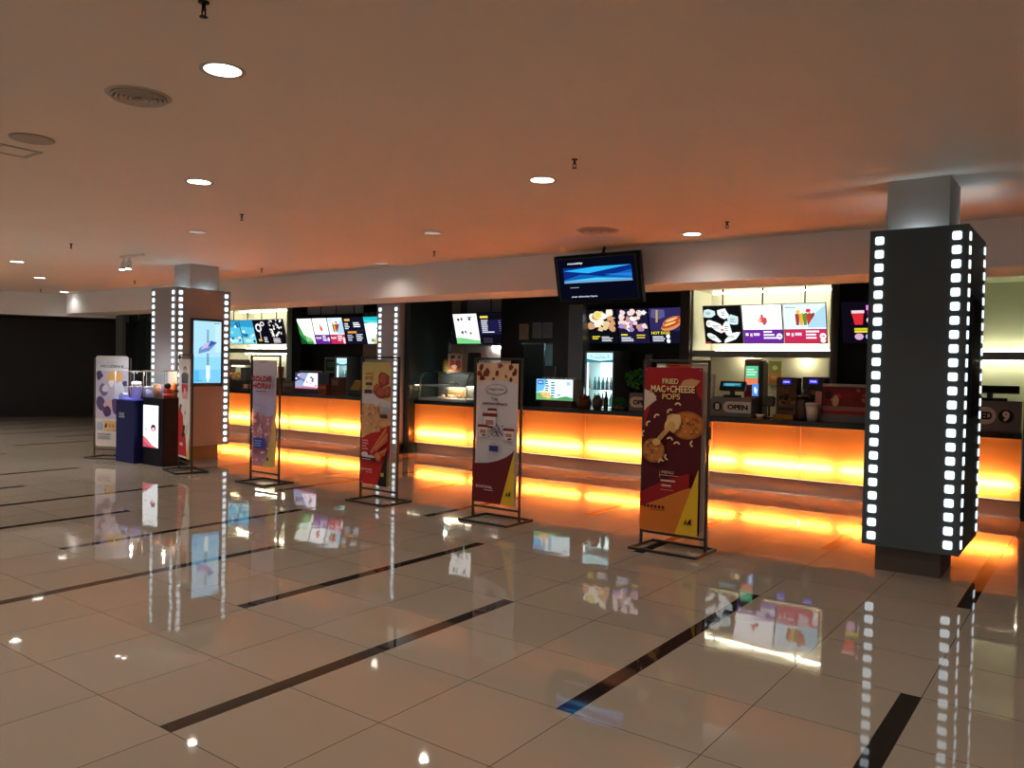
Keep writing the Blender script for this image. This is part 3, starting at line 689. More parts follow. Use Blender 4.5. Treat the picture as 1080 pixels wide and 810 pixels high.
p.poly([(0.7, 0.03), (0.96, 0.05), (0.97, 0.16)], pm(232, 206, 120))
mb.build('poster', e, local=True)

# ================================================================== DISPLAY PLINTHS
def case(e, x0, x1, y0, y1, z0, z1):
    t = 0.006
    mb = MB()
    mb.box(x0, x1, y0, y0+t, z0, z1, CLEAR).box(x0, x1, y1-t, y1, z0, z1, CLEAR)
    mb.box(x0, x0+t, y0+t, y1-t, z0, z1, CLEAR).box(x1-t, x1, y0+t, y1-t, z0, z1, CLEAR).box(x0+t, x1-t, y0+t, y1-t, z1-t, z1, CLEAR)
    c = mb.build('acrylic_case', e)
    mb = MB(); r = 0.004; ed = mat('bright_acrylic_edge', (0.5, 0.5, 0.5, 1), 0.2)
    for xx in (x0, x1):
        for yy in (y0, y1): mb.box(xx-r, xx+r, yy-r, yy+r, z0, z1, ed)
    for yy in (y0, y1): mb.box(x0, x1, yy-r, yy+r, z1-r, z1+r, ed)
    for xx in (x0, x1): mb.box(xx-r, xx+r, y0, y1, z1-r, z1+r, ed)
    mb.build('edge_strip', c)
A = empty('display_plinth', (-12.49, 6.83, 0), 'navy blue display plinth with a clear case and small silver text, left of the pair', 'display plinth', 'display plinths by the film strip column')
MB().box(-12.77, -12.22, 6.58, 7.08, 0, 0.985, NAVY).build('body', A, 0.004)
MB().box(-12.785, -12.205, 6.565, 7.095, 0.985, 1.0, mat('blue_lit_top', (0.05, 0.06, 0.5, 1), 0.15)).build('top_plate', A, 0.002)  # blue LED glow put into the plate's base colour
mb = MB(); p = Print(mb, (-12.72, 6.579, 0.70), (0.4, 0, 0), (0, 0, 0.1)); p.lines(0.1, 0.05, 0.62, 0.95, 3, pm(170, 172, 190), .45, .2); mb.build('lettering', A)
case(A, -12.78, -12.21, 6.57, 7.09, 1.0, 1.45)
lb = MB().box(-12.765, -12.745, 6.6, 6.9, 1.001, 1.012, emat('blue_led', (0.10, 0.12, 1.0, 1), 4.0)).build('led_strip', A)
B = empty('display_plinth', (-11.85, 6.88, 0), 'black navy display plinth with a glowing white poster on its front, right of the pair', 'display plinth', 'display plinths by the film strip column')
MB().box(-12.13, -11.56, 6.68, 7.1, 0, 1.035, NAVYBLK).build('body', B, 0.004)
MB().box(-12.14, -11.55, 6.67, 7.11, 1.035, 1.05, NAVYBLK).build('top_plate', B, 0.002)
mb = MB().box(-12.11, -11.655, 6.668, 6.68, 0.27, 0.945, BLACKPL); p = Print(mb, (-12.1, 6.667, 0.28), (0.435, 0, 0), (0, 0, 0.655))
p.rect(0, 0, 1, 1, em(238, 244, 246, 1.2)); p.poly([(0, 0), (0.95, 0), (0.6, .06), (0.25, .2), (0, .26)], em(216, 110, 124)); p.poly([(0, 0), (0.6, 0), (0.3, .07), (0, .15)], em(196, 80, 100))
p.ell(0.68, 0.46, 0.18, 0.07, em(236, 120, 116)); p.ell(0.68, 0.50, 0.14, 0.05, em(50, 56, 70)); p.ell(0.68, 0.45, 0.06, 0.03, em(250, 240, 240)); p.blob(0.2, 0.42, 0.04, 0.02, em(90, 90, 96)); p.blob(0.22, 0.30, 0.03, 0.015, em(160, 120, 120))
p.lines(0.3, 0.9, 0.8, 0.93, 1, em(180, 190, 196))
mb.build('light_box', B)
case(B, -12.13, -11.56, 6.68, 7.1, 1.05, 1.47)
# small lamps in the cases
def case_lamp(e, x, y, z, w, col):
    MB().lathe([(.022, 0), (.022, -.012), (.018, -.014)], (x, y, z), STEEL, 14).build('lamp', e)
    l = bpy.data.lights.new('case_lamp_bulb', 'POINT'); l.energy = w; l.color = col; l.shadow_soft_size = .02
    o = bpy.data.objects.new('case_lamp_bulb', l); COL.objects.link(o); o.location = (x, y, z-.05)
case_lamp(A, -12.50, 6.70, 1.443, 8.0, (.9, .92, 1)); case_lamp(B, -11.80, 6.85, 1.463, 3.6, (1, .86, .7))
MB().box(-12.12, -11.86, 7.085, 7.092, 1.051, 1.46, pm(206, 186, 166)).build('added_backing', B)  # added pale board, gives the case a bright background
# contents
e = empty('popcorn_bucket', (-12.57, 6.80, 1.001), 'white striped popcorn bucket glowing in the case of the navy plinth', 'bucket')
MB().lathe([(0.07, 0), (0.10, 0.2), (0.103, 0.2), (0.103, 0.206)], (-12.57, 6.80, 1.001), mat('bright_white_card', (0.85, 0.85, 0.85, 1), 0.5)).build('bucket', e)
mb = MB()
for k in range(14): mb.ball((-12.57+random.uniform(-.07, .07), 6.80+random.uniform(-.07, .07), 1.215+random.uniform(0, .05)), random.uniform(.022, .034), pm(240, 234, 222), 8, 5)
tag(mb.build('popcorn', e), kind='stuff')
mb = MB()
for k in (-1, 1): mb.prism([(-12.57+k*.035-.012, 1.02), (-12.57+k*.035+.012, 1.02), (-12.57+k*.045+.014, 1.19), (-12.57+k*.045-.014, 1.19)], 'y', 6.695, 6.70, pm(150, 110, 110))
mb.build('stripe', e)
e = empty('small_box', (-12.65, 6.64, 1.001), 'small box coloured by blue light in the left corner of the navy plinth case', 'box')
MB().box(-12.72, -12.58, 6.59, 6.685, 1.001, 1.07, mat('blue_lit_plastic', (0.35, 0.4, 0.8, 1), 0.4)).build('base', e, 0.004)  # clear box, blue light on it put into its colour
MB().prism([(-12.715, 1.0705), (-12.575, 1.0705), (-12.60, 1.10), (-12.69, 1.10)], 'y', 6.60, 6.675, mat('blue_lit_plastic', None)).build('lid', e)
e = empty('round_tub', (-12.5, 6.985, 1.001), 'pale grey lidded tub at the back of the navy plinth case', 'tub')
MB().lathe([(0.07, 0), (0.085, 0.17)], (-12.5, 6.985, 1.001), pm(170, 166, 190)).build('tub', e); MB().lathe([(0.09, 0.171), (0.09, 0.2), (0.04, 0.21)], (-12.5, 6.985, 1.001), pm(196, 190, 200)).build('lid', e)
e = empty('paper_cup', (-11.95, 6.80, 1.051), 'tan paper cup in the left of the black navy plinth case', 'cup')
MB().lathe([(0.045, 0), (0.06, 0.2)], (-11.95, 6.80, 1.051), pm(190, 140, 110)).build('cup', e); MB().lathe([(0.063, 0.201), (0.063, 0.212)], (-11.95, 6.80, 1.051), WHITE).build('lid', e)
e = empty('toy_bucket', (-11.645, 6.80, 1.051), 'red and black novelty bucket in the middle of the black navy plinth case', 'bucket')
MB().lathe([(0.05, 0), (0.07, 0.06), (0.06, 0.15)], (-11.645, 6.80, 1.051), pm(200, 40, 50)).build('bucket', e); MB().ball((-11.645, 6.80, 1.24), (.06, .05, .045), pm(34, 30, 34)).build('lid', e)
MB().lathe([(0.072, 0.05), (0.075, 0.06), (0.072, 0.07)], (-11.645, 6.80, 1.051), pm(236, 190, 180)).build('band', e)
e = empty('novelty_figure', (-11.78, 6.99, 1.051), 'orange and brown novelty cup at the right of the black navy plinth case', 'figure')
MB().lathe([(0.05, 0), (0.06, 0.08), (0.045, 0.2), (0.01, 0.24)], (-11.78, 6.99, 1.051), pm(220, 120, 44)).build('body', e); MB().lathe([(0.052, 0.08), (0.064, 0.1), (0.056, 0.13)], (-11.78, 6.99, 1.051), pm(130, 60, 30)).build('band', e)
e = empty('paper_cup', (-12.06, 6.98, 1.051), 'lilac paper cup at the back left of the black navy plinth case', 'cup')
MB().lathe([(0.045, 0), (0.06, 0.18)], (-12.06, 6.98, 1.051), pm(150, 140, 186)).build('cup', e); MB().lathe([(0.063, 0.181), (0.063, 0.192)], (-12.06, 6.98, 1.051), WHITE).build('lid', e)

# ================================================================== HANGING TV
BLACKTV = mat('matt_black_bezel', (0.006, 0.006, 0.007, 1), 0.5, 0, 0.15)
e = empty('hanging_television', (-5.36, 9.16, 2.49), 'black television hanging before the soffit with a blue banner on screen', 'television', rx=0.25)
MB().box(-0.635, 0.635, 0.0, 0.09, 0.0, 0.655, BLACKTV).build('housing', e, 0.008, local=True)
mb = MB().box(-0.60, 0.60, -0.006, 0.0, 0.05, 0.62, mat('tv_black_screen', (0.004, 0.004, 0.008, 1), 0.12)); p = Print(mb, (-0.58, -0.0065, 0.06), (1.16, 0, 0), (0, 0, 0.55))
p.rect(0, 0, 1, 1, em(6, 8, 22)); p.rect(0.07, 0.42, 0.95, 0.79, em(20, 90, 170))
p.poly([(0.07, 0.5), (0.3, 0.62), (0.6, 0.55), (0.95, 0.68), (0.95, 0.79), (0.07, 0.79)], em(10, 40, 120)); p.poly([(0.07, 0.72), (0.4, 0.64), (0.95, 0.79), (0.5, 0.79)], em(40, 170, 235)); p.poly([(0.6, 0.6), (0.95, 0.52), (0.95, 0.6)], em(30, 120, 210)); p.rect(0.07, 0.42, 0.95, 0.475, em(110, 150, 196)); p.poly([(0.07, 0.475), (0.5, 0.53), (0.95, 0.475)], em(50, 200, 240))
p.text('monthly', 0.24, 0.885, 0.06, em(235, 240, 245), 0.2, .02); p.lines(0.14, 0.30, 0.26, 0.32, 1, em(130, 140, 160), .9, 0); p.text('now showing here', 0.32, 0.085, 0.05, em(225, 230, 240), 0.34, .02)
mb.build('screen', e, local=True)
MB().cyl((0, 0.10, 0.45), (0, 0.292, 0.726), 0.018, BLACK).box(-0.14, 0.14, 0.091, 0.115, 0.25, 0.5, BLACK).build('bracket', e, local=True)

# ================================================================== MENU SCREENS
TILT = 0.28
def menu_screen(label, x0, x1, kind, y=12.8, z=2.09, h=0.645):
    e = empty('menu_screen', ((x0+x1)/2, y, z), label, 'menu screen', 'menu screens above the back counter', rx=TILT)
    w = x1-x0; a = w/2-0.006
    MB().box(-a, a, 0.0, 0.045, 0.0, h, BLACKPL).build('housing', e, 0.003, local=True)
    MB().box(-0.03, 0.03, 0.046, 0.11, h*0.4, h*0.6, BLACK).build('bracket', e, local=True)
    topz = 2.98 if (x0 < -16.3 or -5.5 < x0 < -3.4) else 3.02
    s_, c_ = math.sin(TILT), math.cos(TILT); st = Vector((0, .03, .5)); L_ = topz-(z+st.y*s_+st.z*c_)
    MB().cyl(st, st+Vector((0, s_, c_))*L_, .012, BLACK).build('hanging_rod', e, local=True)
    mb = MB(); p = Print(mb, (-a+.006, -0.0007, 0.01), (2*a-.012, 0, 0), (0, 0, h-.02))
    W = em(250, 250, 252, 1.25)
    if kind == 'tickets':
        p.rect(0, 0, 1, 1, em(14, 14, 16))
        for (u, v, a_, b_, r_) in ((.15, .82, .16, .12, .3), (.55, .8, .12, .16, 1.2), (.8, .62, .16, .14, .6), (.35, .45, .24, .13, -.6), (.62, .4, .12, .2, .2), (.22, .17, .22, .09, -.5), (.75, .18, .24, .09, .5), (.15, .55, .1, .1, 0)):
            p.blob(u, v, a_, b_, random.choice([em(200, 225, 225), em(235, 240, 236), em(150, 190, 200)]), 9, .25, r_)
            p.lines(u-a_*.5, v-b_*.4, u+a_*.4, v+b_*.4, 3, em(60, 70, 76), .3)
        p.blob(.5, .37, .05, .03, em(220, 120, 90)); p.rect(0, 0, .16, .05, em(150, 40, 30))
    elif kind in ('purple', 'red'):
        c = em(104, 40, 150) if kind == 'purple' else em(190, 44, 84)
        p.rect(0, .36, 1, 1, W if kind == 'purple' else em(214, 236, 246, 1.1)); p.rect(0, 0, 1, .36, c)
        if kind == 'purple':
            p.blob(.5, .62, .08, .09, em(220, 90, 80)); p.blob(.56, .58, .06, .09, em(190, 80, 90)); p.blob(.44, .6, .05, .06, em(240, 190, 150)); p.blob(.5, .73, .03, .04, em(230, 60, 60))
        else:
            for k in range(5): p.poly([(.3+k*.09, .46), (.37+k*.09, .46), (.39+k*.09, .78), (.28+k*.09, .74)], random.choice([em(196, 60, 40), em(230, 170, 50), em(150, 60, 60), em(90, 140, 60)]))
            p.blob(.35, .8, .06, .05, em(240, 190, 60)); p.blob(.6, .83, .06, .05, em(200, 60, 60)); p.lines(.05, .9, .4, .93, 1, em(70, 110, 130)); p.poly([(.55, .4), (1, .4), (1, .95), (.8, .8)], em(168, 206, 224, 1.05))
        p.rect(.05, .2, .13, .27, em(240, 236, 240)); p.text('M', .2, .22, .1, em(240, 236, 240), .05, .03); p.lines(.26, .19, .42, .28, 1, em(226, 210, 230), .8, 0)
        p.lines(.52, .1, .86, .34, 3, em(244, 240, 246), .55, .5); p.ell(.92, .18, .075, .08, em(244, 244, 248)); p.text('RM', .92, .18, .05, c, .07, .02)
        if kind == 'red': p.ell(.92, .07, .06, .06, em(244, 244, 248))
    elif kind == 'snack':
        p.rect(0, 0, 1, 1, em(10, 12, 18))
        for k in range(20): p.blob(random.uniform(.1, .92), random.uniform(.42, .94), random.uniform(.08, .16), random.uniform(.06, .12), random.choice([em(236, 228, 210), em(222, 190, 140), em(200, 150, 110), em(240, 240, 236)]), 9, .3)
        p.ell(.4, .85, .15, .12, em(236, 222, 160)); p.ell(.4, .85, .11, .09, em(226, 206, 96))
        p.lines(.12, .12, .4, .24, 2, em(236, 210, 60), .5); p.lines(.45, .06, .85, .22, 4, em(226, 232, 240), .45)
    elif kind == 'cups':
        p.rect(0, 0, 1, 1, em(26, 22, 52))
        for k in range(30): p.blob(random.uniform(.1, .9), random.uniform(.4, .92), random.uniform(.06, .13), random.uniform(.05, .1), random.choice([em(230, 206, 200), em(244, 236, 230), em(200, 140, 130), em(160, 130, 190)]), 9, .3)
        p.lines(.08, .22, .36, .3, 1, em(236, 210, 60), .5); p.lines(.08, .06, .5, .2, 3, em(226, 232, 240), .5); p.lines(.6, .14, .9, .28, 2, em(236, 210, 60), .4)
    elif kind == 'hotdog':
        p.rect(0, 0, 1, 1, em(44, 38, 86)); p.rect(0, 0, 1, .36, em(18, 18, 40))
        for (u, v) in ((.72, .62), (.66, .5)): p.ell(u, v, .32, .12, em(206, 140, 80), 20, .3); p.ell(u, v+.03, .3, .07, em(176, 70, 40), 20, .3); p.ell(u-.02, v+.05, .2, .025, em(238, 200, 120), 16, .3)
        p.poly([(.05, .75), (.3, .68), (.5, .75), (.5, .95), (.1, .98)], em(86, 84, 130)); p.poly([(.2, .6), (.26, .6), (.3, .95), (.24, .95)], em(190, 150, 90))
        p.text('HOT DOG', .32, .3, .08, em(238, 216, 60), .58, .03); p.lines(.06, .05, .45, .22, 3, em(220, 226, 240), .5); p.ell(.55, .2, .06, .06, em(240, 240, 246)); p.ell(.55, .07, .06, .06, em(240, 240, 246))
    elif kind == 'white':
        p.rect(0, 0, 1, 1, em(236, 240, 240, 1.1)); p.poly([(0, 0), (1, 0), (1, .1), (.5, .16), (0, .22)], em(120, 206, 130)); p.rect(0, .2, 1, .32, em(220, 240, 222, 1.1))
        for (u, v) in ((.2, .82), (.35, .83), (.68, .83), (.3, .38), (.45, .4), (.66, .36)): p.blob(u, v, .05, .05, random.choice([em(70, 70, 70), em(150, 120, 130), em(60, 40, 50)]), 8)
        p.lines(.6, .86, .84, .92, 1, em(110, 110, 120)); p.lines(.2, .52, .45, .62, 3, em(200, 190, 150), .4); p.lines(.2, .13, .7, .16, 1, em(60, 140, 80))
    elif kind == 'green':
        p.rect(0, 0, 1, 1, em(236, 246, 236, 1.2)); p.poly([(0, 0), (.9, 0), (.8, .2), (.3, .35), (.1, .7), (0, .9)], em(60, 150, 70)); p.poly([(0, 0), (.5, 0), (.3, .15), (0, .4)], em(16, 80, 36))
        for k in range(4): p.poly([(.45+k*.1, .1), (.5+k*.1, .1), (.4+k*.1, .65), (.37+k*.1, .62)], em(190, 226, 180)); p.blob(.3+k*.15, .75, .03, .03, em(196, 120, 170))
    elif kind == 'list':
        p.rect(0, 0, 1, 1, em(12, 10, 18)); p.poly([(0, .3), (1, .3), (1, .8), (0, .75)], em(26, 24, 62))
        p.lines(.08, .84, .42, .92, 1, em(236, 210, 90), .9, 0); p.lines(.1, .42, .4, .8, 6, em(230, 236, 246), .45, .2); p.lines(.1, .36, .62, .41, 1, em(230, 236, 246), .6, 0)
        p.lines(.85, .4, .97, .78, 6, em(120, 120, 150), .3); p.rect(.1, .02, .5, .2, em(40, 38, 56))
    elif kind == 'price':
        p.rect(0, 0, 1, 1, em(18, 18, 36)); p.lines(.08, .86, .35, .95, 1, em(236, 180, 80), .9, 0); p.lines(.05, .55, .3, .8, 4, em(226, 232, 240), .5); p.lines(.5, .62, .85, .82, 3, em(240, 244, 250), .6)
        p.lines(.15, .4, .6, .48, 1, em(226, 150, 70), .9, 0); p.lines(.1, .1, .4, .36, 4, em(180, 190, 206), .5); p.lines(.55, .1, .9, .38, 5, em(220, 226, 236), .5); p.rect(0, .5, 1, .51, em(60, 60, 90))
    elif kind == 'cyan':
        p.rect(0, 0, 1, 1, em(226, 244, 244, 1.2)); p.poly([(0, .75), (1, .85), (1, 1), (0, 1)], em(30, 186, 196)); p.poly([(0, .82), (1, .72), (1, .82), (0, .9)], em(80, 210, 210))
        p.poly([(.3, .0), (.9, .0), (1, .3), (.5, .35)], em(206, 196, 150)); p.blob(.75, .55, .18, .06, em(40, 150, 140)); p.blob(.6, .3, .08, .08, em(200, 120, 110)); p.blob(.3, .12, .1, .06, em(120, 160, 90)); p.rect(.72, .3, .76, .55, em(120, 90, 60))
    elif kind == 'blue':
        p.rect(0, 0, 1, 1, em(44, 150, 200)); p.poly([(0, .35), (1, .25), (1, .7), (0, .75)], em(90, 190, 220)); p.rect(0, 0, 1, .28, em(130, 206, 220))
        for k in range(9): p.blob(random.uniform(.05, .95), random.uniform(.1, .9), .1, .06, random.choice([em(20, 90, 150), em(220, 240, 240), em(20, 60, 110), em(150, 220, 230)]), 8)
        p.lines(.2, .08, .8, .2, 2, em(235, 246, 246), .5)
    elif kind == 'swirl':
        p.rect(0, 0, 1, 1, em(12, 10, 22)); p.arc(.3, .68, .22, .18, .45, 0, 2*PI, em(230, 226, 226), 16); p.arc(.62, .84, .16, .1, .5, 0, 2*PI, em(220, 210, 210), 14)
        p.poly([(.3, .2), (.36, .2), (.4, .6), (.34, .6)], em(190, 180, 190)); p.lines(.15, .1, .4, .22, 1, em(206, 170, 60), .8, 0); p.lines(.55, .06, .85, .3, 4, em(226, 226, 230), .5)
    elif kind == 'popcorn':
        p.rect(0, 0, 1, 1, em(14, 10, 18))
        for k in range(34): p.blob(random.uniform(.05, .95), random.uniform(.3, .98), .06, .05, random.choice([em(236, 232, 226), em(210, 206, 210), em(170, 160, 166)]), 7)
        p.lines(.2, .05, .7, .26, 4, em(230, 230, 234), .5)
    elif kind == 'drinks':
        p.rect(0, 0, 1, 1, em(14, 8, 20)); p.poly([(.2, .75), (.45, .8), (.42, .45), (.26, .45)], em(206, 40, 50)); p.rect(.2, .73, .46, .8, em(226, 200, 210)); p.rect(.5, .8, .9, .92, em(226, 130, 220)); p.rect(.52, .68, .92, .78, em(150, 30, 110)); p.ell(.66, .56, .16, .11, em(240, 232, 240))
        p.rect(.25, .26, .8, .31, em(236, 206, 60)); p.rect(.25, .32, .55, .37, em(190, 196, 40))
        for k in range(3): p.ell(.34+k*.22, .16, .09, .08, [em(206, 160, 196), em(160, 180, 220), em(110, 190, 230)][k])
    mb.build('display', e, local=True)
    return e
menu_screen('menu screen with scattered pale tickets on black, leftmost in the right niche', -5.42, -4.76, 'tickets')
menu_screen('white menu screen with a purple price band in the right niche', -4.755, -4.10, 'purple')
menu_screen('white menu screen with a red price band in the right niche', -4.095, -3.43, 'red')
menu_screen('black menu screen of snack plates above the drinks fridge, leftmost of three', -7.68, -7.055, 'snack')
menu_screen('dark violet menu screen of pale cups between the snack plates and hot dog screens', -7.05, -6.43, 'cups')
menu_screen('violet menu screen picturing a hot dog above the plant', -6.425, -5.80, 'hotdog')
menu_screen('dark menu screen with a red drink beside the right film strip column', -3.22, -2.5, 'drinks')
menu_screen('black menu screen mostly hidden by the glass partition', -11.45, -10.92, 'popcorn')
menu_screen('white menu screen with a green foot above the pastry case', -10.90, -10.25, 'white')
menu_screen('dark price list screen above the ice cream banner stand', -10.24, -9.62, 'list')
menu_screen('green and white menu screen above the small green picture', -15.92, -15.36, 'green')
menu_screen('white menu screen with a purple band in the left stall recess', -15.355, -14.82, 'purple')
menu_screen('white menu screen with a red band above the slim fridge', -14.815, -14.28, 'red')
menu_screen('dark price screen left of the turquoise screen', -14.275, -13.59, 'price')
menu_screen('turquoise seaside screen beside the film strip pilaster', -13.58, -12.9, 'cyan')
menu_screen('blue menu screen just beside the left film strip column', -18.86, -18.27, 'blue')
menu_screen('blue menu screen second from the left in the far left niche', -18.265, -17.68, 'blue')
menu_screen('black menu screen with white rings in the far left niche', -17.675, -17.08, 'swirl')
menu_screen('black menu screen of white popcorn in the far left niche', -17.075, -16.48, 'popcorn')

# ================================================================== BEHIND THE COUNTER
def fridge(label, x0, x1, y0, y1, z1, warm=False):
    e = empty('drinks_fridge', ((x0+x1)/2, (y0+y1)/2, 0), label, 'fridge', 'glass door drinks fridges')
    g = mat('fridge_grey', (0.25, 0.27, 0.28, 1), 0.4)
    t = 0.035
    mb = MB().box(x0, x0+t, y0+.03, y1, 0, z1, g).box(x1-t, x1, y0+.03, y1, 0, z1, g).box(x0+t, x1-t, y1-t, y1, 0, z1, g).box(x0+t, x1-t, y0+.03, y1-t, z1-.03, z1, g).box(x0+t, x1-t, y0+.03, y1-t, 0, .12, g)
    mb.build('cabinet', e)
    lw = mat('bright_fridge_liner', (.85, .9, .9, 1), .4)
    MB().box(x0+t+.0005, x0+t+.004, y0+.08, y1-t-.022, .13, z1-.21, lw).box(x1-t-.004, x1-t-.0005, y0+.08, y1-t-.022, .13, z1-.21, lw).build('liner', e)
    MB().box(x0+t+.002, x1-t-.002, y1-t-.02, y1-t-.002, .125, z1-.21, emat('fridge_back_glow', (0.66, 0.98, 1.0, 1), 2.2)).build('glow_back', e)  # back wall emits by itself to stand for the lit interior
    mb = MB()
    for sx in (x0+t+.006, x1-t-.012): mb.box(sx, sx+.012, y0+.05, y0+.07, .2, z1-.22, emat('fridge_side_light', (0.8, 1, 1, 1), 3.0))
    mb.build('side_lamp', e)
    mb = MB().box(x0+t+.003, x1-t-.003, y0+.03, y0+.06, z1-.2, z1-.035, WHITE); p = Print(mb, (x0+t+.004, y0+.0295, z1-.195), (x1-x0-2*t-.008, 0, 0), (0, 0, .155))
    p.rect(0, 0, 1, 1, em(200, 244, 246, 1.1)); p.ell(.5, .62, .36, .26, em(60, 190, 200)); p.ell(.5, .64, .32, .2, em(225, 250, 250, 1.1)); p.poly([(0, 0), (1, 0), (1, .22), (.5, .06), (0, .3)], em(20, 140, 170)); p.text('COOL', .5, .62, .2, em(40, 120, 150), .4, .02)
    mb.build('header_sign', e)
    zs = []
    z = .35
    while z < z1-.45:
        MB().box(x0+t+.006, x1-t-.006, y0+.09, y1-t-.03, z, z+.012, STEEL).build('shelf', e); zs.append(z); z += .30
    d_ = MB(); f = .03
    d_.box(x0, x0+f, y0, y0+.028, .12, z1, g).box(x1-f, x1, y0, y0+.028, .12, z1, g).box(x0+f, x1-f, y0, y0+.028, z1-.03, z1, g).box(x0+f, x1-f, y0, y0+.028, .12, .16, g)
    dd = d_.build('door', e)
    MB().box(x0+f, x1-f, y0+.01, y0+.016, .16, z1-.03, CLEAR).build('glass', dd)
    MB().box(x0+.01, x0+.025, y0-.03, y0, .9, 1.3, STEEL).build('handle', dd)
    return e, zs
eF, zsF = fridge('tall grey drinks fridge with a bright cyan interior beside the blue grey pillar', -7.64, -7.02, 12.55, 13.15, 1.96)
eS, zsS = fridge('slim glowing drinks fridge in the left stall recess', -14.47, -14.03, 12.6, 13.05, 1.80)
def bottle(name, label, cat, x, y, z, h, r, mbody, mcap, group=None):
    e = empty(name, (x, y, z), label, cat, group)
    MB().lathe([(r*.9, 0), (r, h*.05), (r, h*.55), (r*.42, h*.75), (r*.38, h*.9)], (0, 0, 0), mbody, 12).build('body', e, local=True)
    MB().lathe([(r*.42, h*.9), (r*.42, h)], (0, 0, 0), mcap, 10).build('cap', e, local=True)
    return e
protos = {}
def fridge_bottles(x0, n, dx, y, zs, tagtxt):
    for k, z in enumerate(zs):
        for i in range(n):
            c = random.choice([(150, 220, 226), (170, 226, 220), (206, 214, 210), (140, 196, 220), (120, 190, 200)])
            nm = 'drink_bottle'; key = c
            if key not in protos:
                b = bottle(nm, tagtxt, 'bottle', x0+i*dx, y, z+.0125, .22, .034, pm(*c), WHITE, 'bottles in the '+tagtxt.split(' in the ')[1]); protos[key] = b
            else:
                b = copy_tree(protos[key]); b.location = (x0+i*dx, y, z+.0125); b['label'] = tagtxt; b['group'] = 'bottles in the '+tagtxt.split(' in the ')[1]
fridge_bottles(-7.54, 6, 0.085, 12.78, zsF[1:], 'upright drink bottle in the tall cyan lit fridge')
fridge_bottles(-14.39, 4, 0.09, 12.8, zsS[1:], 'upright drink bottle in the slim glowing fridge')

# notes on the veneer wall
def note(x0, x1, z0, z1, m, lab):
    mb = MB().box(x0, x1, 12.592, 12.599, z0, z1, m); p = Print(mb, (x0, 12.5918, z0), (x1-x0, 0, 0), (0, 0, z1-z0))
    p.lines(.15, .3, .85, .9, 6, pm(90, 90, 90), .2)
    return tag(mb.build('wall_notice', None), lab, 'notice', 'notices on the dark veneer wall')
note(-9.15, -8.93, 2.17, 2.47, pm(190, 160, 130), 'tan notice above the teal door, leftmost of three')
note(-8.84, -8.62, 2.19, 2.49, pm(150, 150, 156), 'grey notice above the teal door, middle of three')
note(-8.60, -8.38, 2.19, 2.49, pm(150, 152, 160), 'grey notice above the teal door, rightmost of three')
e = empty('wall_box', (-6.55, 13.15, 1.72), 'grey switch box on the dark wall right of the tall fridge', 'box')
MB().box(-6.72, -6.56, 13.14, 13.199, 1.62, 1.92, GREYPL).build('housing', e, .004); MB().box(-6.70, -6.58, 13.132, 13.139, 1.64, 1.90, mat('light_grey_cover', (.3, .3, .3, 1), .5)).build('cover', e, .002)
e = empty('framed_picture', (-15.1, 13.07, 1.45), 'small green framed picture on the dark wall of the left stall', 'picture')
MB().box(-15.38, -14.88, 13.07, 13.099, 1.40, 1.78, pm(150, 160, 150)).build('frame', e, .003)
mb = MB(); p = Print(mb, (-15.33, 13.0695, 1.45), (.4, 0, 0), (0, 0, .28)); p.rect(0, 0, 1, 1, pm(40, 90, 60)); p.lines(.15, .3, .85, .8, 3, pm(150, 190, 160), .4); mb.build('picture', e)
e = empty('wall_poster', (-4.3, 13.36, 1.45), 'green and orange poster on the lit wall behind register eight', 'poster')
mb = MB().box(-4.52, -4.30, 13.33, 13.359, 1.42, 1.82, pm(196, 180, 120)); p = Print(mb, (-4.52, 13.3298, 1.42), (.22, 0, 0), (0, 0, .40)); p.rect(.05, .5, .95, .97, pm(150, 160, 90)); p.rect(.05, .05, .95, .5, pm(206, 130, 80)); p.ell(.5, .72, .2, .1, pm(230, 226, 180)); p.blob(.5, .3, .25, .1, pm(226, 180, 130)); mb.build('sheet', e)

# registers : sign boxes
def sign_box(label, x0, x1, y0, y1, z1, num, word, flip=False):
    e = empty('register_sign_box', ((x0+x1)/2, (y0+y1)/2, WT), label, 'register sign', 'numbered register sign boxes', )
    mb = MB().box(x0, x1, y0, y1, WT, z1, GREYPL); mb.build('box', e, .004)
    w = x1-x0; h = z1-WT
    mb = MB(); p = Print(mb, (x0, y0-.001, WT), (w, 0, 0), (0, 0, h))
    cu = .13 if not flip else .8
    p.ell(cu, .5, .115, .115*w/h*1.0, pm(24, 24, 26), 24); p.text(num, cu, .5, .34, pm(226, 224, 220), .105, .05)
    mb.build('number', e)
    mb = MB(); p = Print(mb, (x0, y0-.001, WT), (w, 0, 0), (0, 0, h))
    pu0, pu1 = (.28, .98) if not flip else (.02, .66)
    r = .29; pts = []
    sy = h; sx = w
    for cx, a0 in ((pu0+r*sy/sx, PI/2), (pu1-(0 if not flip else r*sy/sx), -PI/2)):
        if cx == pu1: pts += [(pu1, .5-r), (pu1, .5+r)]
        else:
            for k in range(9): t = a0+PI*k/8; pts.append((cx+r*sy/sx*math.cos(t), .5+r*math.sin(t)))
    p.poly(pts, pm(206, 196, 190)); p.text(word, (pu0+pu1)/2+.02, .5, .27, pm(30, 28, 28), (pu1-pu0)*.74, .05)
    mb.build('plaque', e)
    return e
sign_box('grey register sign box reading 8 OPEN on the counter', -4.55, -3.97, 11.05, 11.3, 1.265, '8', 'OPEN')
sign_box('grey register sign box reading 9 CLOSED at the right end of the counter', -1.48, -0.775, 11.05, 11.3, 1.35, '9', 'CLOSED', True)
sign_box('grey register sign box with OPEN plaque half hidden behind the red banner', -5.93, -5.36, 11.1, 11.3, 1.27, '', 'OPEN', True)
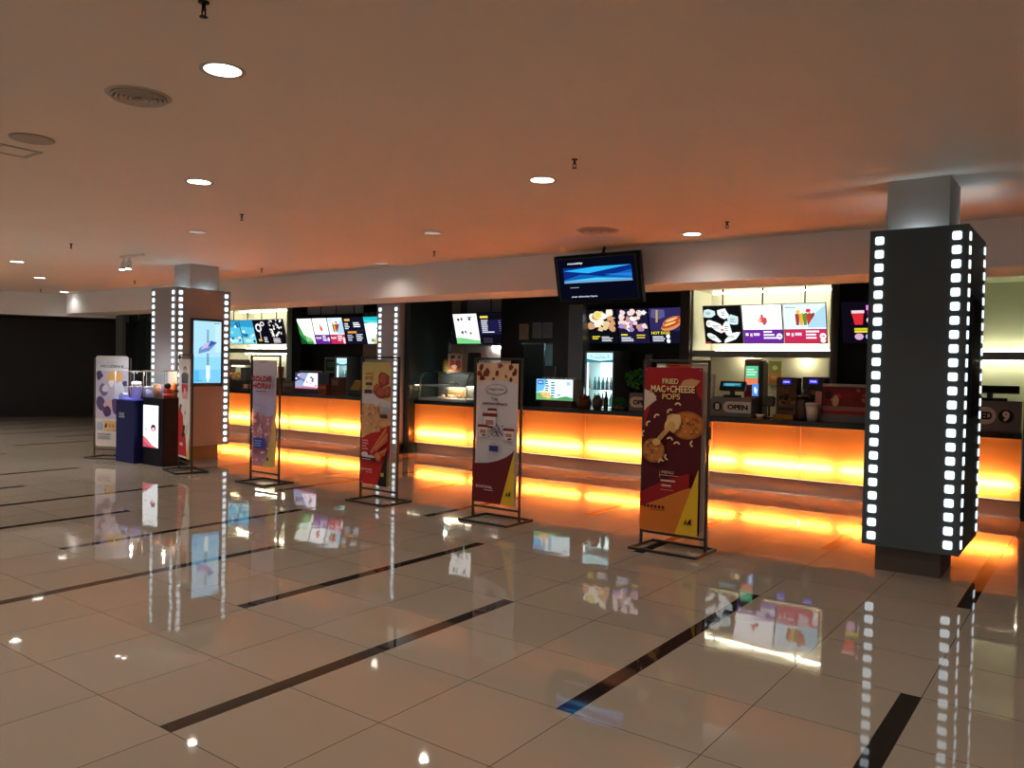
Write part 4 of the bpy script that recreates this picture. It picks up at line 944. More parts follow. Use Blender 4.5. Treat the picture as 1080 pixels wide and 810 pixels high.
def register(label, x, y, z, rz, w=.36, h=.2, screen=None):
    e = empty('register_terminal', (x, y, z), label, 'register', 'register terminals on the counter', rz)
    MB().prism([(-.05, 0), (.09, 0), (.06, .03), (-.02, .03)], 'x', -w*.3, w*.3, BLACKPL).build('foot', e, local=True)
    MB().box(-.03, .03, .0, .04, .03, .1, BLACKPL).build('neck', e, local=True)
    MB().prism([(-.02, .10), (.05, .08), (.08, .08+h), (.04, .10+h)], 'x', -w/2, w/2, BLACKPL).build('monitor', e, .006, local=True)
    if screen:
        mb = MB(); p = Print(mb, (-w*.35, -.0235+.012, .14), (w*.7, 0, 0), (0, .032, h*.6)); p.rect(.0, .2, 1, .8, screen); p.lines(.1, .3, .9, .7, 2, em(150, 220, 230), .3); mb.build('customer_display', e, local=True)
    return e
register('black register terminal on the 8 OPEN sign box with a small blue display', -4.31, 11.18, 1.266, 0, .38, .13, em(30, 110, 130))
register('black register terminal on the 9 CLOSED sign box', -1.1, 11.18, 1.351, 0, .6, .08)
# back-of-house displays that show as dark shapes
register('black register terminal rising above the ice cream banner stand', -9.47, 11.57, WT, 0, .28, .80)
register('black register terminal behind the sky blue light box sign', -7.68, 11.45, WT, 0, .20, .58)
register('black register terminal above the bright glowing display box', -14.05, 11.45, WT, 0, .32, .35)

# digital kiosk with red side graphics
e = empty('order_kiosk', (-4.02, 11.42, WT), 'upright order kiosk with a small lit screen behind register eight', 'kiosk')
MB().prism([(11.36, WT), (11.52, WT), (11.52, 1.78), (11.46, 1.82), (11.36, 1.80)], 'x', -4.20, -3.98, pm(146, 108, 90)).build('body', e)
MB().prism([(11.36, WT), (11.56, WT), (11.56, 1.76), (11.46, 1.81), (11.36, 1.79)], 'x', -3.979, -3.92, BLACKPL).build('side_panel', e)
mb = MB(); p = Print(mb, (-4.20, 11.359, 1.0), (.22, 0, 0), (0, 0, .8)); p.rect(.05, .05, .95, .45, pm(176, 52, 30)); p.rect(.08, .56, .92, .90, em(90, 190, 140)); p.rect(.08, .56, .92, .68, em(220, 120, 80)); p.lines(.15, .72, .85, .86, 3, em(190, 240, 210), .5); p.rect(.55, .36, .97, .58, em(80, 140, 220)); p.blob(.78, .46, .12, .06, em(220, 236, 246)); p.blob(.3, .3, .15, .08, pm(206, 96, 50)); mb.build('screen', e)
e = empty('card_reader', (-3.80, 11.28, WT), 'black card reader on a pole right of the order kiosk', 'card reader')
MB().lathe([(.08, 0), (.08, .012), (.015, .02)], (-3.80, 11.28, WT), BLACKPL).build('foot', e); MB().cyl((-3.80, 11.28, WT+.018), (-3.80, 11.28, 1.17), .014, BLACKPL).build('pole', e)
MB().prism([(11.22, 1.17), (11.30, 1.15), (11.34, 1.27), (11.26, 1.30)], 'x', -3.86, -3.73, BLACKPL).build('keypad', e)
e = empty('white_bowl', (-3.86, 11.12, WT), 'small white bowl at the foot of the card reader', 'bowl')
MB().lathe([(.03, 0), (.07, .05), (.068, .05), (.03, .006)], (-3.87, 11.12, WT), WHITE).build('bowl', e); MB().lathe([(.03, -.0), (.032, .004)], (-3.87, 11.12, WT), GREYPL).build('foot', e)
def dispenser(label, x0, x1, y0, y1, z1, c1, c2):
    e = empty('hot_drink_dispenser', ((x0+x1)/2, (y0+y1)/2, WT), label, 'drink dispenser', 'brown drink dispensers')
    MB().box(x0, x1, y0+.12, y1, WT, z1, mat('brown_box_'+c1, (0.085, 0.048, 0.02, 1) if c1 == 'a' else (0.05, 0.035, 0.025, 1), .4, 0, .4, .3, 12)).build('body', e, .006)
    MB().box(x0, x1, y0, y0+.119, WT, WT+.06, pm(150, 112, 40) if c1 == 'a' else pm(60, 44, 32)).build('drip_tray', e, .004)
    mb = MB(); p = Print(mb, (x0, y0+.1195, WT), (x1-x0, 0, 0), (0, 0, z1-WT)); p.rect(.3, .84, .7, .95, em(60, 50, 210, .8)); p.text('DRINK', .5, .895, .04, em(220, 220, 255), .3, .02)
    for k in range(10): p.blob(random.uniform(.15, .85), random.uniform(.3, .75), .14, .06, random.choice([pm(120, 84, 44), pm(84, 52, 26), pm(150, 110, 70), pm(64, 36, 20)]), 8)
    p.rect(.15, .2, .85, .27, pm(60, 34, 18))
    mb.build('front_print', e)
    MB().cyl(((x0+x1)/2, y0+.08, WT+.26), ((x0+x1)/2, y0+.08, WT+.33), .02, BLACKPL).box((x0+x1)/2-.02, (x0+x1)/2+.02, y0+.07, y0+.119, WT+.3, WT+.34, BLACKPL).build('spout', e)
    return e
dispenser('brown drink dispenser with a violet lit logo, left of the pair', -3.70, -3.42, 11.15, 11.5, 1.565, 'a', 0)
dispenser('darker drink dispenser with a violet lit logo beside the red display box', -3.36, -3.06, 11.2, 11.55, 1.58, 'b', 0)
e = empty('sauce_pump', (-3.25, 11.12, WT), 'dark pump jar in front of the darker drink dispenser', 'pump jar')
MB().lathe([(.08, 0), (.09, .02), (.085, .26), (.05, .32)], (-3.27, 11.10, WT), mat('dark_brown_jar', (.02, .014, .01, 1), .3)).build('jar', e); MB().lathe([(.088, .321), (.088, .335), (.04, .355)], (-3.27, 11.10, WT), pm(120, 100, 84)).build('lid', e); MB().cyl((-3.27, 11.10, WT+.35), (-3.27, 11.10, WT+.42), .012, STEEL).cyl((-3.27, 11.10, WT+.415), (-3.27, 11.03, WT+.40), .01, STEEL).build('pump', e)
e = empty('paper_cup_tub', (-3.12, 11.0, WT), 'white lidded tub at the counter edge before the drink dispensers', 'tub')
MB().lathe([(.06, 0), (.085, .21)], (-3.12, 10.98, WT), pm(214, 206, 200)).build('tub', e); MB().lathe([(.09, .211), (.09, .235), (.07, .25)], (-3.12, 10.98, WT), pm(224, 218, 212)).build('lid', e)
e = empty('menu_card', (-3.05, 11.12, WT), 'pink upright card between the white tub and the red display box', 'card')
MB().prism([(11.11, WT), (11.13, WT), (11.16, 1.39), (11.145, 1.39)], 'x', -3.13, -3.045, pm(196, 140, 140)).build('card', e); MB().box(-3.13, -3.045, 11.09, 11.19, WT, WT+.006, CLEAR).build('foot', e)
e = empty('display_box', (-2.7, 11.2, WT), 'wide display box with a red fruit picture beside the right film strip column', 'display box')
MB().box(-3.02, -2.2, 11.1, 11.5, WT+.11, 1.46, mat('dark_red_box', (.10, .02, .025, 1), .4, 0, .4, .2, 8)).build('body', e, .004)
MB().box(-3.03, -2.18, 11.06, 11.5, WT, WT+.108, GREYPL).build('base', e, .004)
MB().box(-3.02, -2.2, 11.08, 11.13, 1.461, 1.50, mat('frosty_lid', (.35, .33, .31, 1), .3, 0, .5, .5, 30)).build('lid', e, .004)
mb = MB(); p = Print(mb, (-3.02, 11.0995, WT+.112), (.82, 0, 0), (0, 0, .355)); p.rect(0, 0, 1, 1, pm(116, 34, 44)); p.rect(0, 0, 1, .12, pm(176, 36, 44)); p.rect(0, .12, 1, .28, pm(150, 110, 104))
for k in range(26): p.blob(random.uniform(.15, .97), random.uniform(.35, .92), .05, .08, random.choice([pm(176, 44, 56), pm(140, 30, 44), pm(96, 24, 34), pm(190, 90, 90)]), 8)
p.blob(.2, .5, .05, .2, pm(190, 160, 130), 8); p.blob(.08, .7, .06, .16, pm(50, 26, 34), 8); mb.build('front_print', e)
e = empty('white_cup_stack', (-4.66, 11.15, WT), 'white stack of cups just right of the red banner stand', 'cups')
for k in range(6): MB().lathe([(.035, 0), (.06, .12), (.063, .125), (.055, .123)], (-4.62, 11.16, WT+.24+k*.045), WHITE, 16).build('cup', e)
MB().box(-4.70, -4.56, 11.08, 11.24, WT, WT+.239, GREYPL).build('holder', e, .004)
# leaflet holder hanging on the counter front
e = empty('leaflet_holder', (-4.52, 10.87, .66), 'brown leaflet holder hanging on the counter front right of the red banner', 'leaflet holder')
MB().box(-4.62, -4.49, 10.862, 10.894, .66, .83, mat('brown_holder', (.08, .045, .025, 1), .35)).build('pocket', e, .003); MB().box(-4.61, -4.50, 10.850, 10.859, .68, 1.0, pm(110, 70, 50)).build('leaflet', e)
# potted plant
e = empty('potted_plant', (-5.92, 11.35, WT), 'small bushy green potted plant left of the red banner stand', 'plant')
MB().lathe([(.06, 0), (.09, .2), (.085, .2)], (-5.98, 11.4, WT), mat('dark_pot', (.04, .04, .04, 1), .5)).build('pot', e); MB().cyl((-5.98, 11.4, WT+.2), (-5.98, 11.4, WT+.42), .012, pm(70, 60, 30)).build('stem', e)
mb = MB(); random.seed(3)
for k in range(170):
    c = Vector((-5.98, 11.4, WT+.5)); dv = Vector((random.gauss(0, 1), random.gauss(0, 1), random.gauss(0, 1))).normalized()*random.uniform(.05, .15)
    a = dv.normalized().orthogonal()*.018; t = dv.normalized()*.05
    q = c+dv; mb.face([q-a*.2, q+t*.4+a, q+t, q+t*.4-a], random.choice([pm(80, 150, 60), pm(100, 176, 76), pm(60, 120, 46)]))
mb.build('foliage', e)
e = empty('potted_herb', (-6.25, 11.3, WT), 'low dark green plant in a tray between the bottle and the open sign', 'plant')
MB().box(-6.3, -6.08, 11.2, 11.36, WT, WT+.05, mat('dark_pot', None)).build('tray', e, .004)
mb = MB()
for k in range(140):
    q = Vector((random.uniform(-6.28, -6.1), random.uniform(11.21, 11.35), WT+.05+random.uniform(0, .1))); dv = Vector((random.gauss(0, .5), random.gauss(0, .5), 1)).normalized(); a = dv.orthogonal().normalized()*.01
    mb.face([q, q+dv*.03+a, q+dv*.06, q+dv*.03-a], random.choice([pm(66, 130, 56), pm(50, 104, 44)]))
mb.build('foliage', e)
bottle('sauce_bottle', 'slim dark bottle before the tall cyan lit fridge', 'bottle', -6.33, 11.08, WT, .29, .036, mat('dark_bottle', (.012, .01, .01, 1), .2), BLACKPL)
e = empty('snack_basket', (-6.74, 11.05, WT), 'brown wicker snack tub right of the sky blue light box sign', 'basket')
MB().lathe([(.10, 0), (.125, .08), (.11, .16)], (-6.72, 11.06, WT), mat('wicker_brown', (.16, .06, .025, 1), .6, 0, .2, .4, 60)).build('tub', e)
mb = MB()
for k in range(9): mb.ball((-6.72+random.uniform(-.07, .07), 11.06+random.uniform(-.07, .07), WT+.17+random.uniform(0, .03)), .035, pm(130, 66, 34), 8, 5)
tag(mb.build('snacks', e), kind='stuff')
e = empty('storage_jar', (-6.52, 11.08, WT), 'round brown jar between the wicker tub and the slim bottle', 'jar')
MB().lathe([(.06, 0), (.085, .06), (.085, .15), (.05, .19)], (-6.495, 11.1, WT), mat('brown_jar', (.11, .065, .035, 1), .3)).build('jar', e); MB().lathe([(.055, .191), (.055, .215), (.02, .225)], (-6.495, 11.1, WT), pm(120, 90, 70)).build('lid', e)
# sky-blue light box sign
e = empty('light_box_sign', (-7.25, 11.2, WT), 'sky blue light box sign with biscuits and prices on the counter', 'light box')
MB().box(-7.68, -6.94, 11.08, 11.36, WT+.10, 1.45, pm(150, 146, 130)).build('body', e, .004); MB().box(-7.58, -6.98, 11.10, 11.34, WT, WT+.098, pm(84, 62, 66)).build('base', e, .004)
mb = MB(); p = Print(mb, (-7.67, 11.079, WT+.11), (.72, 0, 0), (0, 0, .345)); p.rect(0, 0, 1, 1, em(222, 244, 250, 1.1)); p.poly([(0, .35), (.2, .45), (.3, 1), (0, 1)], em(110, 190, 240)); p.poly([(0, 0), (1, 0), (1, .14), (.8, .2), (.55, .1), (.3, .22), (.1, .36), (0, .32)], em(110, 176, 110)); p.poly([(.55, 0), (1, 0), (1, .1), (.85, .2), (.7, .16)], em(80, 156, 96))
p.rect(.04, .74, .2, .93, em(30, 90, 190)); p.text('IN', .12, .84, .1, em(220, 236, 250), .1, .03)
for (u, v) in ((.24, .2), (.32, .28), (.2, .3), (.34, .14)): p.ell(u, v, .08, .1, em(220, 176, 96)); p.ell(u, v+.02, .06, .07, em(238, 206, 136))
p.lines(.26, .4, .36, .95, 5, em(40, 80, 90), .5); p.lines(.42, .15, .54, .9, 6, em(30, 120, 150), .5); p.rect(.84, .72, .95, .9, em(180, 206, 214)); p.lines(.6, .2, .72, .3, 1, em(60, 120, 130))
mb.build('lit_face', e)
mb = MB()
for k in range(8): mb.box(-7.6+k*.085, -7.56+k*.085, 11.16, 11.2, 1.451, 1.478, WHITE)
mb.build('top_clips', e)

# glass pastry case
e = empty('pastry_case', (-9.6, 11.25, WT), 'curved glass pastry case on the counter beside the glass partition', 'display case')
MB().box(-10.22, -9.06, 10.92, 11.48, WT, WT+.05, STEEL).build('base', e, .004)
pr = [(10.93, WT+.05), (10.95, 1.36), (11.02, 1.47), (11.12, 1.51), (11.44, 1.51)]
mb = MB(); GC = glass('green_tint_glass', (.90, .97, .95, 1), 1.35)
for (a, b), (c, d_) in zip(pr[:-1], pr[1:]): mb.face([(-10.2, a, b), (-9.08, a, b), (-9.08, c, d_), (-10.2, c, d_)], GC)
for xx in (-10.2, -9.08): mb.face([(xx, a, b) for a, b in pr]+[(xx, 11.44, WT+.05)], GC)
mb.build('glass', e)
mb = MB()
for xx in (-10.2, -9.08): mb.tube([(xx, a, b) for a, b in pr], .012, STEEL, 8)
mb.cyl((-10.2, 11.12, 1.51), (-9.08, 11.12, 1.51), .01, STEEL, n=8); mb.box(-10.2, -9.08, 11.44, 11.475, WT+.05, 1.52, GREYPL)
mb.build('frame', e)
MB().box(-10.17, -9.11, 11.0, 11.43, 1.27, 1.282, mat('pale_shelf', (.5, .5, .52, 1), .3)).build('shelf', e, .002)
MB().box(-10.17, -9.11, 10.99, 11.0, 1.25, 1.285, STEEL).build('shelf_rail', e)
MB().cyl((-9.95, 11.40, 1.255), (-9.3, 11.40, 1.255), .01, emat('case_lamp', (1, .86, .62, 1), 45), n=8).build('lamp', e)
l = bpy.data.lights.new('pastry_case_fill', 'POINT'); l.energy = 3.0; l.color = (1, .85, .62); l.shadow_soft_size = .03  # added fill light brightening the case interior, no bulb behind it
o = bpy.data.objects.new('pastry_case_fill', l); COL.objects.link(o); o.location = (-9.6, 11.12, 1.23)
l = bpy.data.lights.new('pastry_case_fill', 'POINT'); l.energy = 1.6; l.color = (.85, 1, .95); l.shadow_soft_size = .03  # second added fill, cool, for the upper shelf
o = bpy.data.objects.new('pastry_case_fill', l); COL.objects.link(o); o.location = (-9.75, 11.2, 1.46)
def pastry(x, y, z, lab):
    t = empty('pastry_tray', (x, y, z), lab, 'pastry', 'pastries in the glass case')
    MB().lathe([(.06, 0), (.085, .012), (.08, .012)], (x, y, z), WHITE).build('plate', t)
    mb = MB()
    for k in range(5): mb.ball((x+random.uniform(-.04, .04), y+random.uniform(-.04, .04), z+.035), (.03, .03, .022), random.choice([pm(226, 190, 140), pm(206, 150, 96), pm(236, 220, 190)]), 8, 6)
    mb.build('pastry', t)
for k, lab in enumerate(('plate of pastries at the right end inside the glass case', 'plate of pastries second from the right inside the glass case', 'plate of pastries third from the right inside the glass case')):
    pastry(-9.46-k*.2, 11.2, WT+.05, lab)
e = empty('cream_cake_box', (-9.68, 11.39, WT+.05), 'cream lit carton at the back of the glass pastry case', 'carton')
MB().box(-9.86, -9.50, 11.345, 11.43, WT+.05, 1.2, pm(226, 196, 150)).build('carton', e, .004); MB().box(-9.86, -9.50, 11.34, 11.3445, 1.08, 1.14, pm(180, 140, 100)).build('band', e)
pastry(-9.6, 11.2, 1.283, 'plate of pastries on the upper shelf of the glass case')
# things on the case
e = empty('gold_jar', (-9.92, 11.35, 1.511), 'gold lidded jar standing on the glass pastry case', 'jar')
MB().lathe([(.06, 0), (.07, .02), (.07, .19), (.05, .21)], (-9.92, 11.35, 1.521), pm(160, 124, 50)).build('jar', e); MB().lathe([(.055, .211), (.055, .24)], (-9.92, 11.35, 1.521), pm(100, 76, 34)).build('lid', e)
e = empty('printed_bucket_box', (-9.65, 11.32, 1.521), 'colourful printed carton standing on the glass pastry case', 'carton')
MB().box(-9.82, -9.48, 11.28, 11.42, 1.521, 1.86, pm(226, 196, 170)).build('carton', e, .004)
mb = MB(); p = Print(mb, (-9.82, 11.2795, 1.521), (.34, 0, 0), (0, 0, .335)); p.rect(.03, .03, .97, .4, pm(206, 110, 50)); p.rect(.03, .4, .97, .97, pm(190, 150, 130)); p.blob(.3, .45, .22, .2, pm(196, 60, 50)); p.blob(.72, .4, .2, .25, pm(160, 60, 40)); p.blob(.5, .3, .2, .14, pm(236, 220, 200)); p.blob(.35, .82, .16, .1, pm(50, 36, 36)); p.blob(.8, .8, .1, .08, pm(60, 80, 120)); p.lines(.1, .08, .6, .16, 1, pm(240, 200, 120)); mb.build('front_print', e)

# left run: glowing display box, cartons, rack, popcorn warmer, pots
e = empty('glowing_display_box', (-13.65, 11.2, WT), 'bright pink and white glowing display box on the left counter run', 'display box')
MB().box(-14.0, -13.26, 11.1, 11.4, WT+.09, 1.44, pm(120, 130, 150)).build('body', e, .004); MB().box(-14.02, -13.2, 11.06, 11.4, WT, WT+.088, mat('dark_violet_base', (.04, .03, .05, 1), .35)).build('base', e, .004)
mb = MB(); p = Print(mb, (-14.0, 11.0995, WT+.1), (.73, 0, 0), (0, 0, .33)); p.rect(0, 0, 1, 1, em(150, 170, 206)); p.poly([(.35, .2), (1, .1), (1, 1), (.6, 1)], em(250, 236, 248, 1.2)); p.rect(0, 0, 1, .1, em(214, 110, 140)); p.poly([(0, .4), (.25, .6), (.2, 1), (0, 1)], em(40, 66, 110))
for k in range(16): p.blob(random.uniform(.05, .95), random.uniform(.2, .95), .06, .08, random.choice([em(250, 240, 250), em(206, 150, 190), em(90, 110, 150), em(236, 200, 220)]), 7)
mb.build('lit_face', e)
mb = MB()
for k in range(8): mb.box(-13.95+k*.09, -13.90+k*.09, 11.18, 11.22, 1.441, 1.47, pm(220, 210, 216))
mb.build('top_clips', e)
def carton(lab, x0, x1, z1, c, yy=11.05):
    t = empty('snack_carton', ((x0+x1)/2, yy+.1, WT), lab, 'carton', 'cartons on the left counter run')
    MB().box(x0, x1, yy, yy+.2, WT, z1, pm(*c)).build('carton', t, .004); mb = MB(); p = Print(mb, (x0, yy-.0005, WT), (x1-x0, 0, 0), (0, 0, z1-WT)); p.rect(.1, .55, .9, .85, pm(min(255, c[0]+40), min(255, c[1]+40), min(255, c[2]+30))); p.lines(.2, .15, .8, .45, 3, pm(60, 30, 24), .4); mb.build('front_print', t)
carton('low orange brown carton right of the bright glowing display box', -13.19, -12.93, 1.19, (150, 76, 44))
carton('taller brown carton before the slim fridge', -12.92, -12.66, 1.35, (116, 78, 62), 11.15)
carton('grey carton left of the bright glowing display box', -14.5, -14.12, 1.22, (110, 92, 92), 11.15)
e = empty('receipt_printer', (-11.95, 11.2, WT), 'black printer with a yellow card leaning on it near the pilaster', 'printer')
MB().box(-12.2, -11.85, 11.1, 11.35, WT, 1.11, BLACKPL).build('body', e, .008)
MB().prism([(11.12, 1.111), (11.14, 1.111), (11.28, 1.30), (11.26, 1.30)], 'x', -12.3, -12.03, pm(206, 166, 84)).build('card', e); MB().box(-12.02, -11.88, 11.14, 11.3, 1.111, 1.19, pm(120, 110, 100)).build('paper_tray', e, .003)
e = empty('popcorn_warmer', (-16.3, 11.3, WT), 'grey popcorn warmer with a lit golden window right of the left film strip column', 'popcorn warmer')
MB().box(-17.0, -15.85, 11.15, 11.55, WT, 1.2, mat('dark_machine', (.03, .028, .026, 1), .35)).build('base', e, .006)
MB().box(-16.95, -16.72, 11.2, 11.5, 1.201, 1.62, GREYPL).build('side_panel', e, .006); MB().box(-16.1, -15.9, 11.2, 11.5, 1.201, 1.5, GREYPL).build('side_panel', e, .006)
mb = MB()
for k in range(60): mb.ball((random.uniform(-16.68, -16.15), random.uniform(11.22, 11.46), 1.22+random.uniform(0, .14)), .03, random.choice([pm(240, 214, 150), pm(226, 186, 110)]), 6, 4)
tag(mb.build('popcorn', e), kind='stuff')
MB().cyl((-16.65, 11.35, 1.53), (-16.2, 11.35, 1.53), .012, emat('warm_heater', (1, .8, .45, 1), 8), n=8).build('lamp', e)
MB().prism([(-16.72, 1.55), (-16.1, 1.55), (-16.2, 1.68), (-16.6, 1.68)], 'y', 11.2, 11.5, GREYPL).build('hood', e)
e = empty('nacho_tray', (-15.65, 10.95, WT), 'dark tray of red and white packets on the counter right of the popcorn warmer', 'tray')
MB().box(-15.8, -15.3, 10.98, 11.14, WT, WT+.04, BLACKPL).build('tray', e, .004)
mb = MB()
for k in range(6): mb.box(-15.77+k*.08, -15.71+k*.08, 11.0, 11.1, WT+.041, WT+.13, random.choice([pm(190, 60, 40), pm(226, 206, 180), pm(120, 60, 40)]))
mb.build('packets', e)
e = empty('utensil_jar', (-14.75, 11.3, WT), 'dark jar with red and cream packets behind the goldie horn banner', 'jar')
MB().lathe([(.1, 0), (.11, .3), (.1, .3)], (-14.75, 11.3, WT), mat('dark_machine', None)).build('jar', e)
mb = MB()
for k in range(5): mb.cyl((-14.80+k*.025, 11.3, WT+.29), (-14.84+k*.045, 11.3, WT+.55), .014, random.choice([pm(200, 60, 40), pm(230, 200, 160), pm(120, 50, 40)]), n=8)
mb.build('sticks', e)

# ================================================================== CEILING FITTINGS
def downlight(label, x, y, lit, r=.10):
    e = empty('ceiling_downlight', (x, y, CEILZ), label, 'downlight', 'recessed ceiling downlights')
    MB().lathe([(r, -.002), (r+.022, -.006), (r+.024, -.001)], (x, y, CEILZ), METGREY, 28, caps=False).build('trim_ring', e)
    MB().lathe([(0.0001, -.0055), (r*.55, -.005), (r*.98, -.002)], (x, y, CEILZ), LENS if lit else LENSDIM, 28).build('lens', e)
    MB().lathe([(r*.56, -.0075), (r*.60, -.0095), (r*.64, -.0075)], (x, y, CEILZ), STEEL, 24, caps=False).build('reflector', e)
    return e
DL = [(-3.955, 2.615, 1, 'brightest ceiling downlight nearest the camera beside the round air vent'),
      (-6.592, 4.132, 1, 'ceiling downlight second in the row going away above the left posters'),
      (-9.188, 5.74, 0, 'dim ceiling downlight before the left film strip column shaft'),
      (-3.923, 5.693, 1, 'bright ceiling downlight beside a sprinkler in the middle of the ceiling'),
      (-3.963, 8.89, 1, 'ceiling downlight close to the soffit right of the television'),
      (-6.631, 7.286, 0, 'dim ceiling downlight over the middle of the hall'),
      (-9.353, 9.077, 0, 'dim ceiling downlight close to the soffit above the goldie horn banner'),
      (-14.802, 5.921, 1, 'ceiling downlight at the far left edge, nearest of three'),
      (-17.353, 7.364, 1, 'ceiling downlight at the far left, middle of three'),
      (-20.502, 9.266, 1, 'ceiling downlight at the far left, farthest of three near the soffit end')]
SPOTW = 56.0
def spot(x, y, w, ang=150):
    l = bpy.data.lights.new('downlight_lamp', 'SPOT'); l.energy = w; l.color = (1.0, 0.94, 0.87) if x < -11 else (1.0, 0.87, 0.75); l.spot_size = math.radians(ang); l.spot_blend = 0.9; l.shadow_soft_size = 0.05
    o = bpy.data.objects.new('downlight_lamp', l); COL.objects.link(o); o.location = (x, y, CEILZ-.03)
for x, y, lit, lab in DL:
    downlight(lab, x, y, lit); spot(x, y, SPOTW*(1.0 if lit else .5)*(1.0 if x > -12 else 2.0 if x > -18 else .35)*(.5 if y > 8.5 else 1.0))
# the same fittings go on behind and beside the camera
for x, y in ((-1.3, 4.13), (-1.3, 1.0), (-3.95, -.5), (-6.6, 1.0), (-9.2, 2.6), (1.35, 2.6), (1.35, 5.7), (-11.9, 4.1), (-11.9, 1.0), (-14.8, 2.8), (-1.3, -2.2), (-6.6, -2.2), (-17.4, 4.2), (1.35, -.5), (-9.2, -.5), (-20, 6), (-23, 4.5), (-14.8, -.5)):
    spot(x, y, SPOTW*(3.1 if x < -11 else 1.0))
# vents, speaker, hatch
e = empty('round_air_vent', (-4.77, 2.58, CEILZ), 'round slatted air vent in the ceiling near the brightest downlight', 'vent')
mb = MB()
for k in range(5): r = .035+k*.026; mb.lathe([(r, -.004), (r+.009, -.022), (r+.019, -.024), (r+.017, -.004)], (-4.77, 2.58, CEILZ), METGREY, 32, caps=False)
mb.build('slats', e)
MB().lathe([(.155, -.002), (.172, -.012), (.188, -.001)], (-4.77, 2.58, CEILZ), METGREY, 36, caps=False).build('frame', e); MB().lathe([(.0001, -.0015), (.16, -.0015)], (-4.77, 2.58, CEILZ), DARKGAP, 32).build('opening', e)
e = empty('round_air_vent', (-4.796, 8.108, CEILZ), 'flat dark round air vent in the ceiling before the television', 'vent')
mb = MB()
for k in range(4): r = .06+k*.04; mb.lathe([(r, -.004), (r+.012, -.018), (r+.03, -.02), (r+.028, -.004)], (-4.796, 8.108, CEILZ), METGREY, 32, caps=False)
mb.build('slats', e); MB().lathe([(.21, -.002), (.235, -.012), (.255, -.001)], (-4.796, 8.108, CEILZ), METGREY, 36, caps=False).build('frame', e)
e = empty('ceiling_speaker', (-6.366, 2.643, CEILZ), 'flat round ceiling speaker near the left edge', 'speaker')
MB().lathe([(.15, -.001), (.145, -.010), (.125, -.012)], (-6.366, 2.643, CEILZ), mat('speaker_paint', (.42, .36, .31, 1), .6), 32).build('rim', e); MB().lathe([(.0001, -.011), (.124, -.0115)], (-6.366, 2.643, CEILZ), mat('speaker_cloth', (.36, .31, .27, 1), .8), 32).build('grille', e)
e = empty('access_hatch', (-6.868, 2.722, CEILZ), 'square access hatch in the ceiling at the left edge', 'hatch')
MB().box(-7.02, -6.72, 2.57, 2.60, CEILZ-.008, CEILZ, METGREY).box(-7.02, -6.72, 2.84, 2.87, CEILZ-.008, CEILZ, METGREY).box(-7.02, -6.99, 2.60, 2.84, CEILZ-.008, CEILZ, METGREY).box(-6.75, -6.72, 2.60, 2.84, CEILZ-.008, CEILZ, METGREY).build('frame', e)
MB().box(-6.985, -6.755, 2.605, 2.835, CEILZ-.005, CEILZ-.001, CEIL).build('lid', e)
SPR = [(-3.282, 2.071, 'ceiling sprinkler at the top edge nearest the camera'), (-3.323, 5.253, 'ceiling sprinkler right of the bright middle downlight'), (-7.619, 5.292, 'ceiling sprinkler before the dim downlight on the left'),
       (-3.315, 8.337, 'ceiling sprinkler near the soffit left of the right column'), (-7.654, 8.455, 'ceiling sprinkler near the soffit left of the television'), (-11.722, 5.383, 'ceiling sprinkler left of the track spotlights'),
       (-11.714, 8.544, 'ceiling sprinkler just right of the left column shaft'), (-16.014, 8.612, 'ceiling sprinkler left of the left column shaft'), (-20.232, 8.609, 'farthest ceiling sprinkler at the far left')]
def sprinkler(label, x, y):
    e = empty('fire_sprinkler', (x, y, CEILZ), label, 'sprinkler', 'fire sprinklers on the ceiling')
    e.location.z = CEILZ+.001; dm = mat('dark_bronze', (.02, .016, .013, 1), .4, .5)
    MB().lathe([(.035, 0), (.034, -.008), (.018, -.012)], (0, 0, 0), dm, 16).build('escutcheon', e, local=True)
    MB().cyl((0, 0, -.012), (0, 0, -.05), .013, dm).box(-.02, -.014, -.004, .004, -.085, -.045, dm).box(.014, .02, -.004, .004, -.085, -.045, dm).box(-.02, .02, -.006, .006, -.052, -.045, dm).build('body', e, local=True)
    MB().lathe([(.026, -.086), (.026, -.09), (.008, -.092)], (0, 0, 0), dm, 12).build('deflector', e, local=True)
    e.scale = (.72, .72, .78)
    return e
s0 = sprinkler(SPR[0][2], SPR[0][0], SPR[0][1])
for x, y, lab in SPR[1:]:
    c = copy_tree(s0); c.location = (x, y, CEILZ+.001); c['label'] = lab
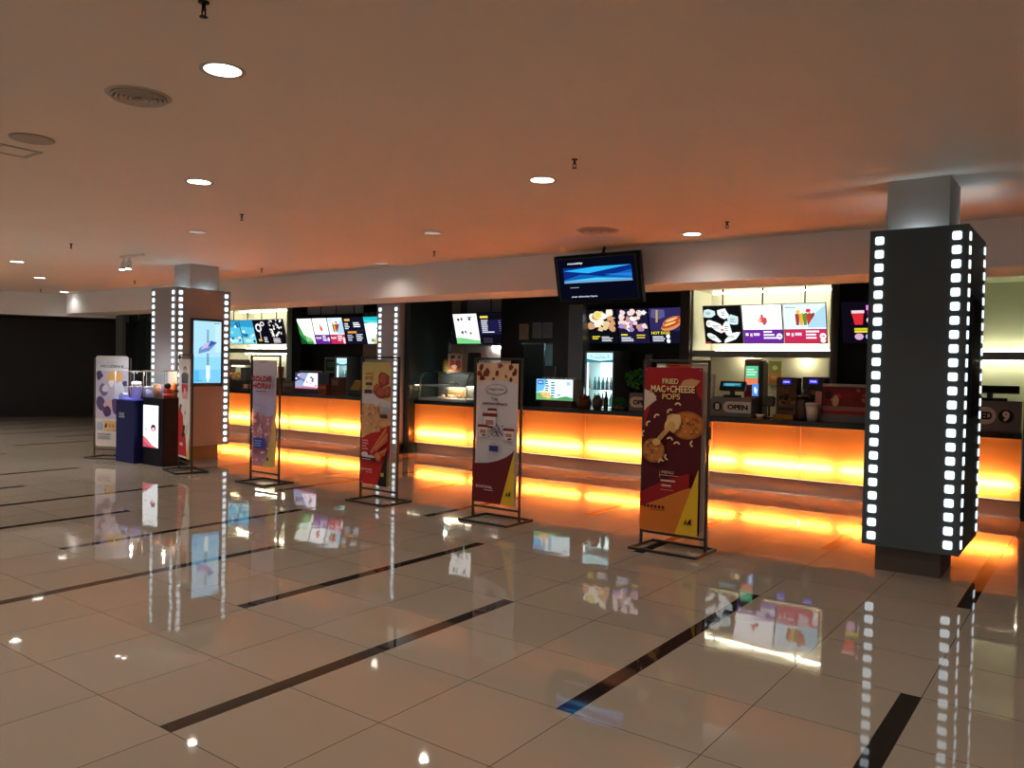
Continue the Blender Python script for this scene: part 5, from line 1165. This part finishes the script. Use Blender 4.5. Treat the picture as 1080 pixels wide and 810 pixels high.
# track with two spotlights
e = empty('track_light', (-12.1, 6.47, CEILZ), 'ceiling track with two white spotlights before the left film strip column', 'track light')
MB().box(-12.45, -11.78, 6.45, 6.49, CEILZ-.03, CEILZ, WHITE).build('track', e, .002)
for x, tilt in ((-12.36, .12), (-12.19, .25)):
    h = MB().cyl((x, 6.47, CEILZ-.031), (x, 6.47, CEILZ-.09), .012, WHITE).cyl((x, 6.47, CEILZ-.09), (x+tilt*.12, 6.44, CEILZ-.22), .035, WHITE, r1=.05, n=18).build('spotlight', e)
    MB().lathe([(.0001, 0), (.042, 0)], (x+tilt*.12, 6.439, CEILZ-.2225), emat('spot_lens', (1, .96, .88, 1), 14), 18).build('lens', h)
for x, y, w, tx, ty in ((-12.3, 6.42, 26, -12.5, 6.6), (-12.15, 6.42, 34, -11.9, 6.7)):
    l = bpy.data.lights.new('track_spot_lamp', 'SPOT'); l.energy = w; l.color = (1, .95, .86); l.spot_size = math.radians(70); l.spot_blend = .6; l.shadow_soft_size = .03
    o = bpy.data.objects.new('track_spot_lamp', l); COL.objects.link(o); o.location = (x, y, CEILZ-.26)
    o.rotation_euler = (Vector((tx, ty, 0))-Vector(o.location)).to_track_quat('-Z', 'Y').to_euler()

# ================================================================== WORLD, CAMERA, COLOUR
w = bpy.data.worlds.new('hall_air'); SC.world = w; w.use_nodes = True
bg = w.node_tree.nodes['Background']; bg.inputs[0].default_value = (1.0, 0.96, 0.92, 1); bg.inputs[1].default_value = 0.27
cam = bpy.data.cameras.new('camera'); co = bpy.data.objects.new('camera', cam); COL.objects.link(co)
F, pitch, roll, yaw, H = 844.99, -0.0222619692, 0.0193831514, -0.636150654, 1.65
f = Vector((math.sin(yaw)*math.cos(pitch), math.cos(yaw)*math.cos(pitch), math.sin(pitch)))
r0 = f.cross(Vector((0, 0, 1))).normalized(); u0 = r0.cross(f)
r = r0*math.cos(roll)+u0*math.sin(roll); u = r.cross(f)
M = Matrix((r, u, -f)).transposed().to_4x4(); M.translation = (0, 0, H)
co.matrix_world = M
cam.sensor_fit = 'HORIZONTAL'; cam.sensor_width = 36.0; cam.lens = 36.0*F/1080.0; cam.clip_start = 0.05; cam.clip_end = 200
SC.camera = co
vs = SC.view_settings
SC.display_settings.display_device = 'sRGB'
vs.view_transform = 'Standard'; vs.look = 'None'; vs.exposure = 0.07; vs.gamma = 1.0; vs.use_curve_mapping = False
SC.cycles.use_denoising = True
SC.cycles.blur_glossy = 1.0; SC.cycles.max_bounces = 8; SC.cycles.diffuse_bounces = 4; SC.cycles.glossy_bounces = 4; SC.cycles.transparent_max_bounces = 12
SC.cycles.sample_clamp_indirect = 60.0
SC.cycles.caustics_reflective = True; SC.cycles.caustics_refractive = False
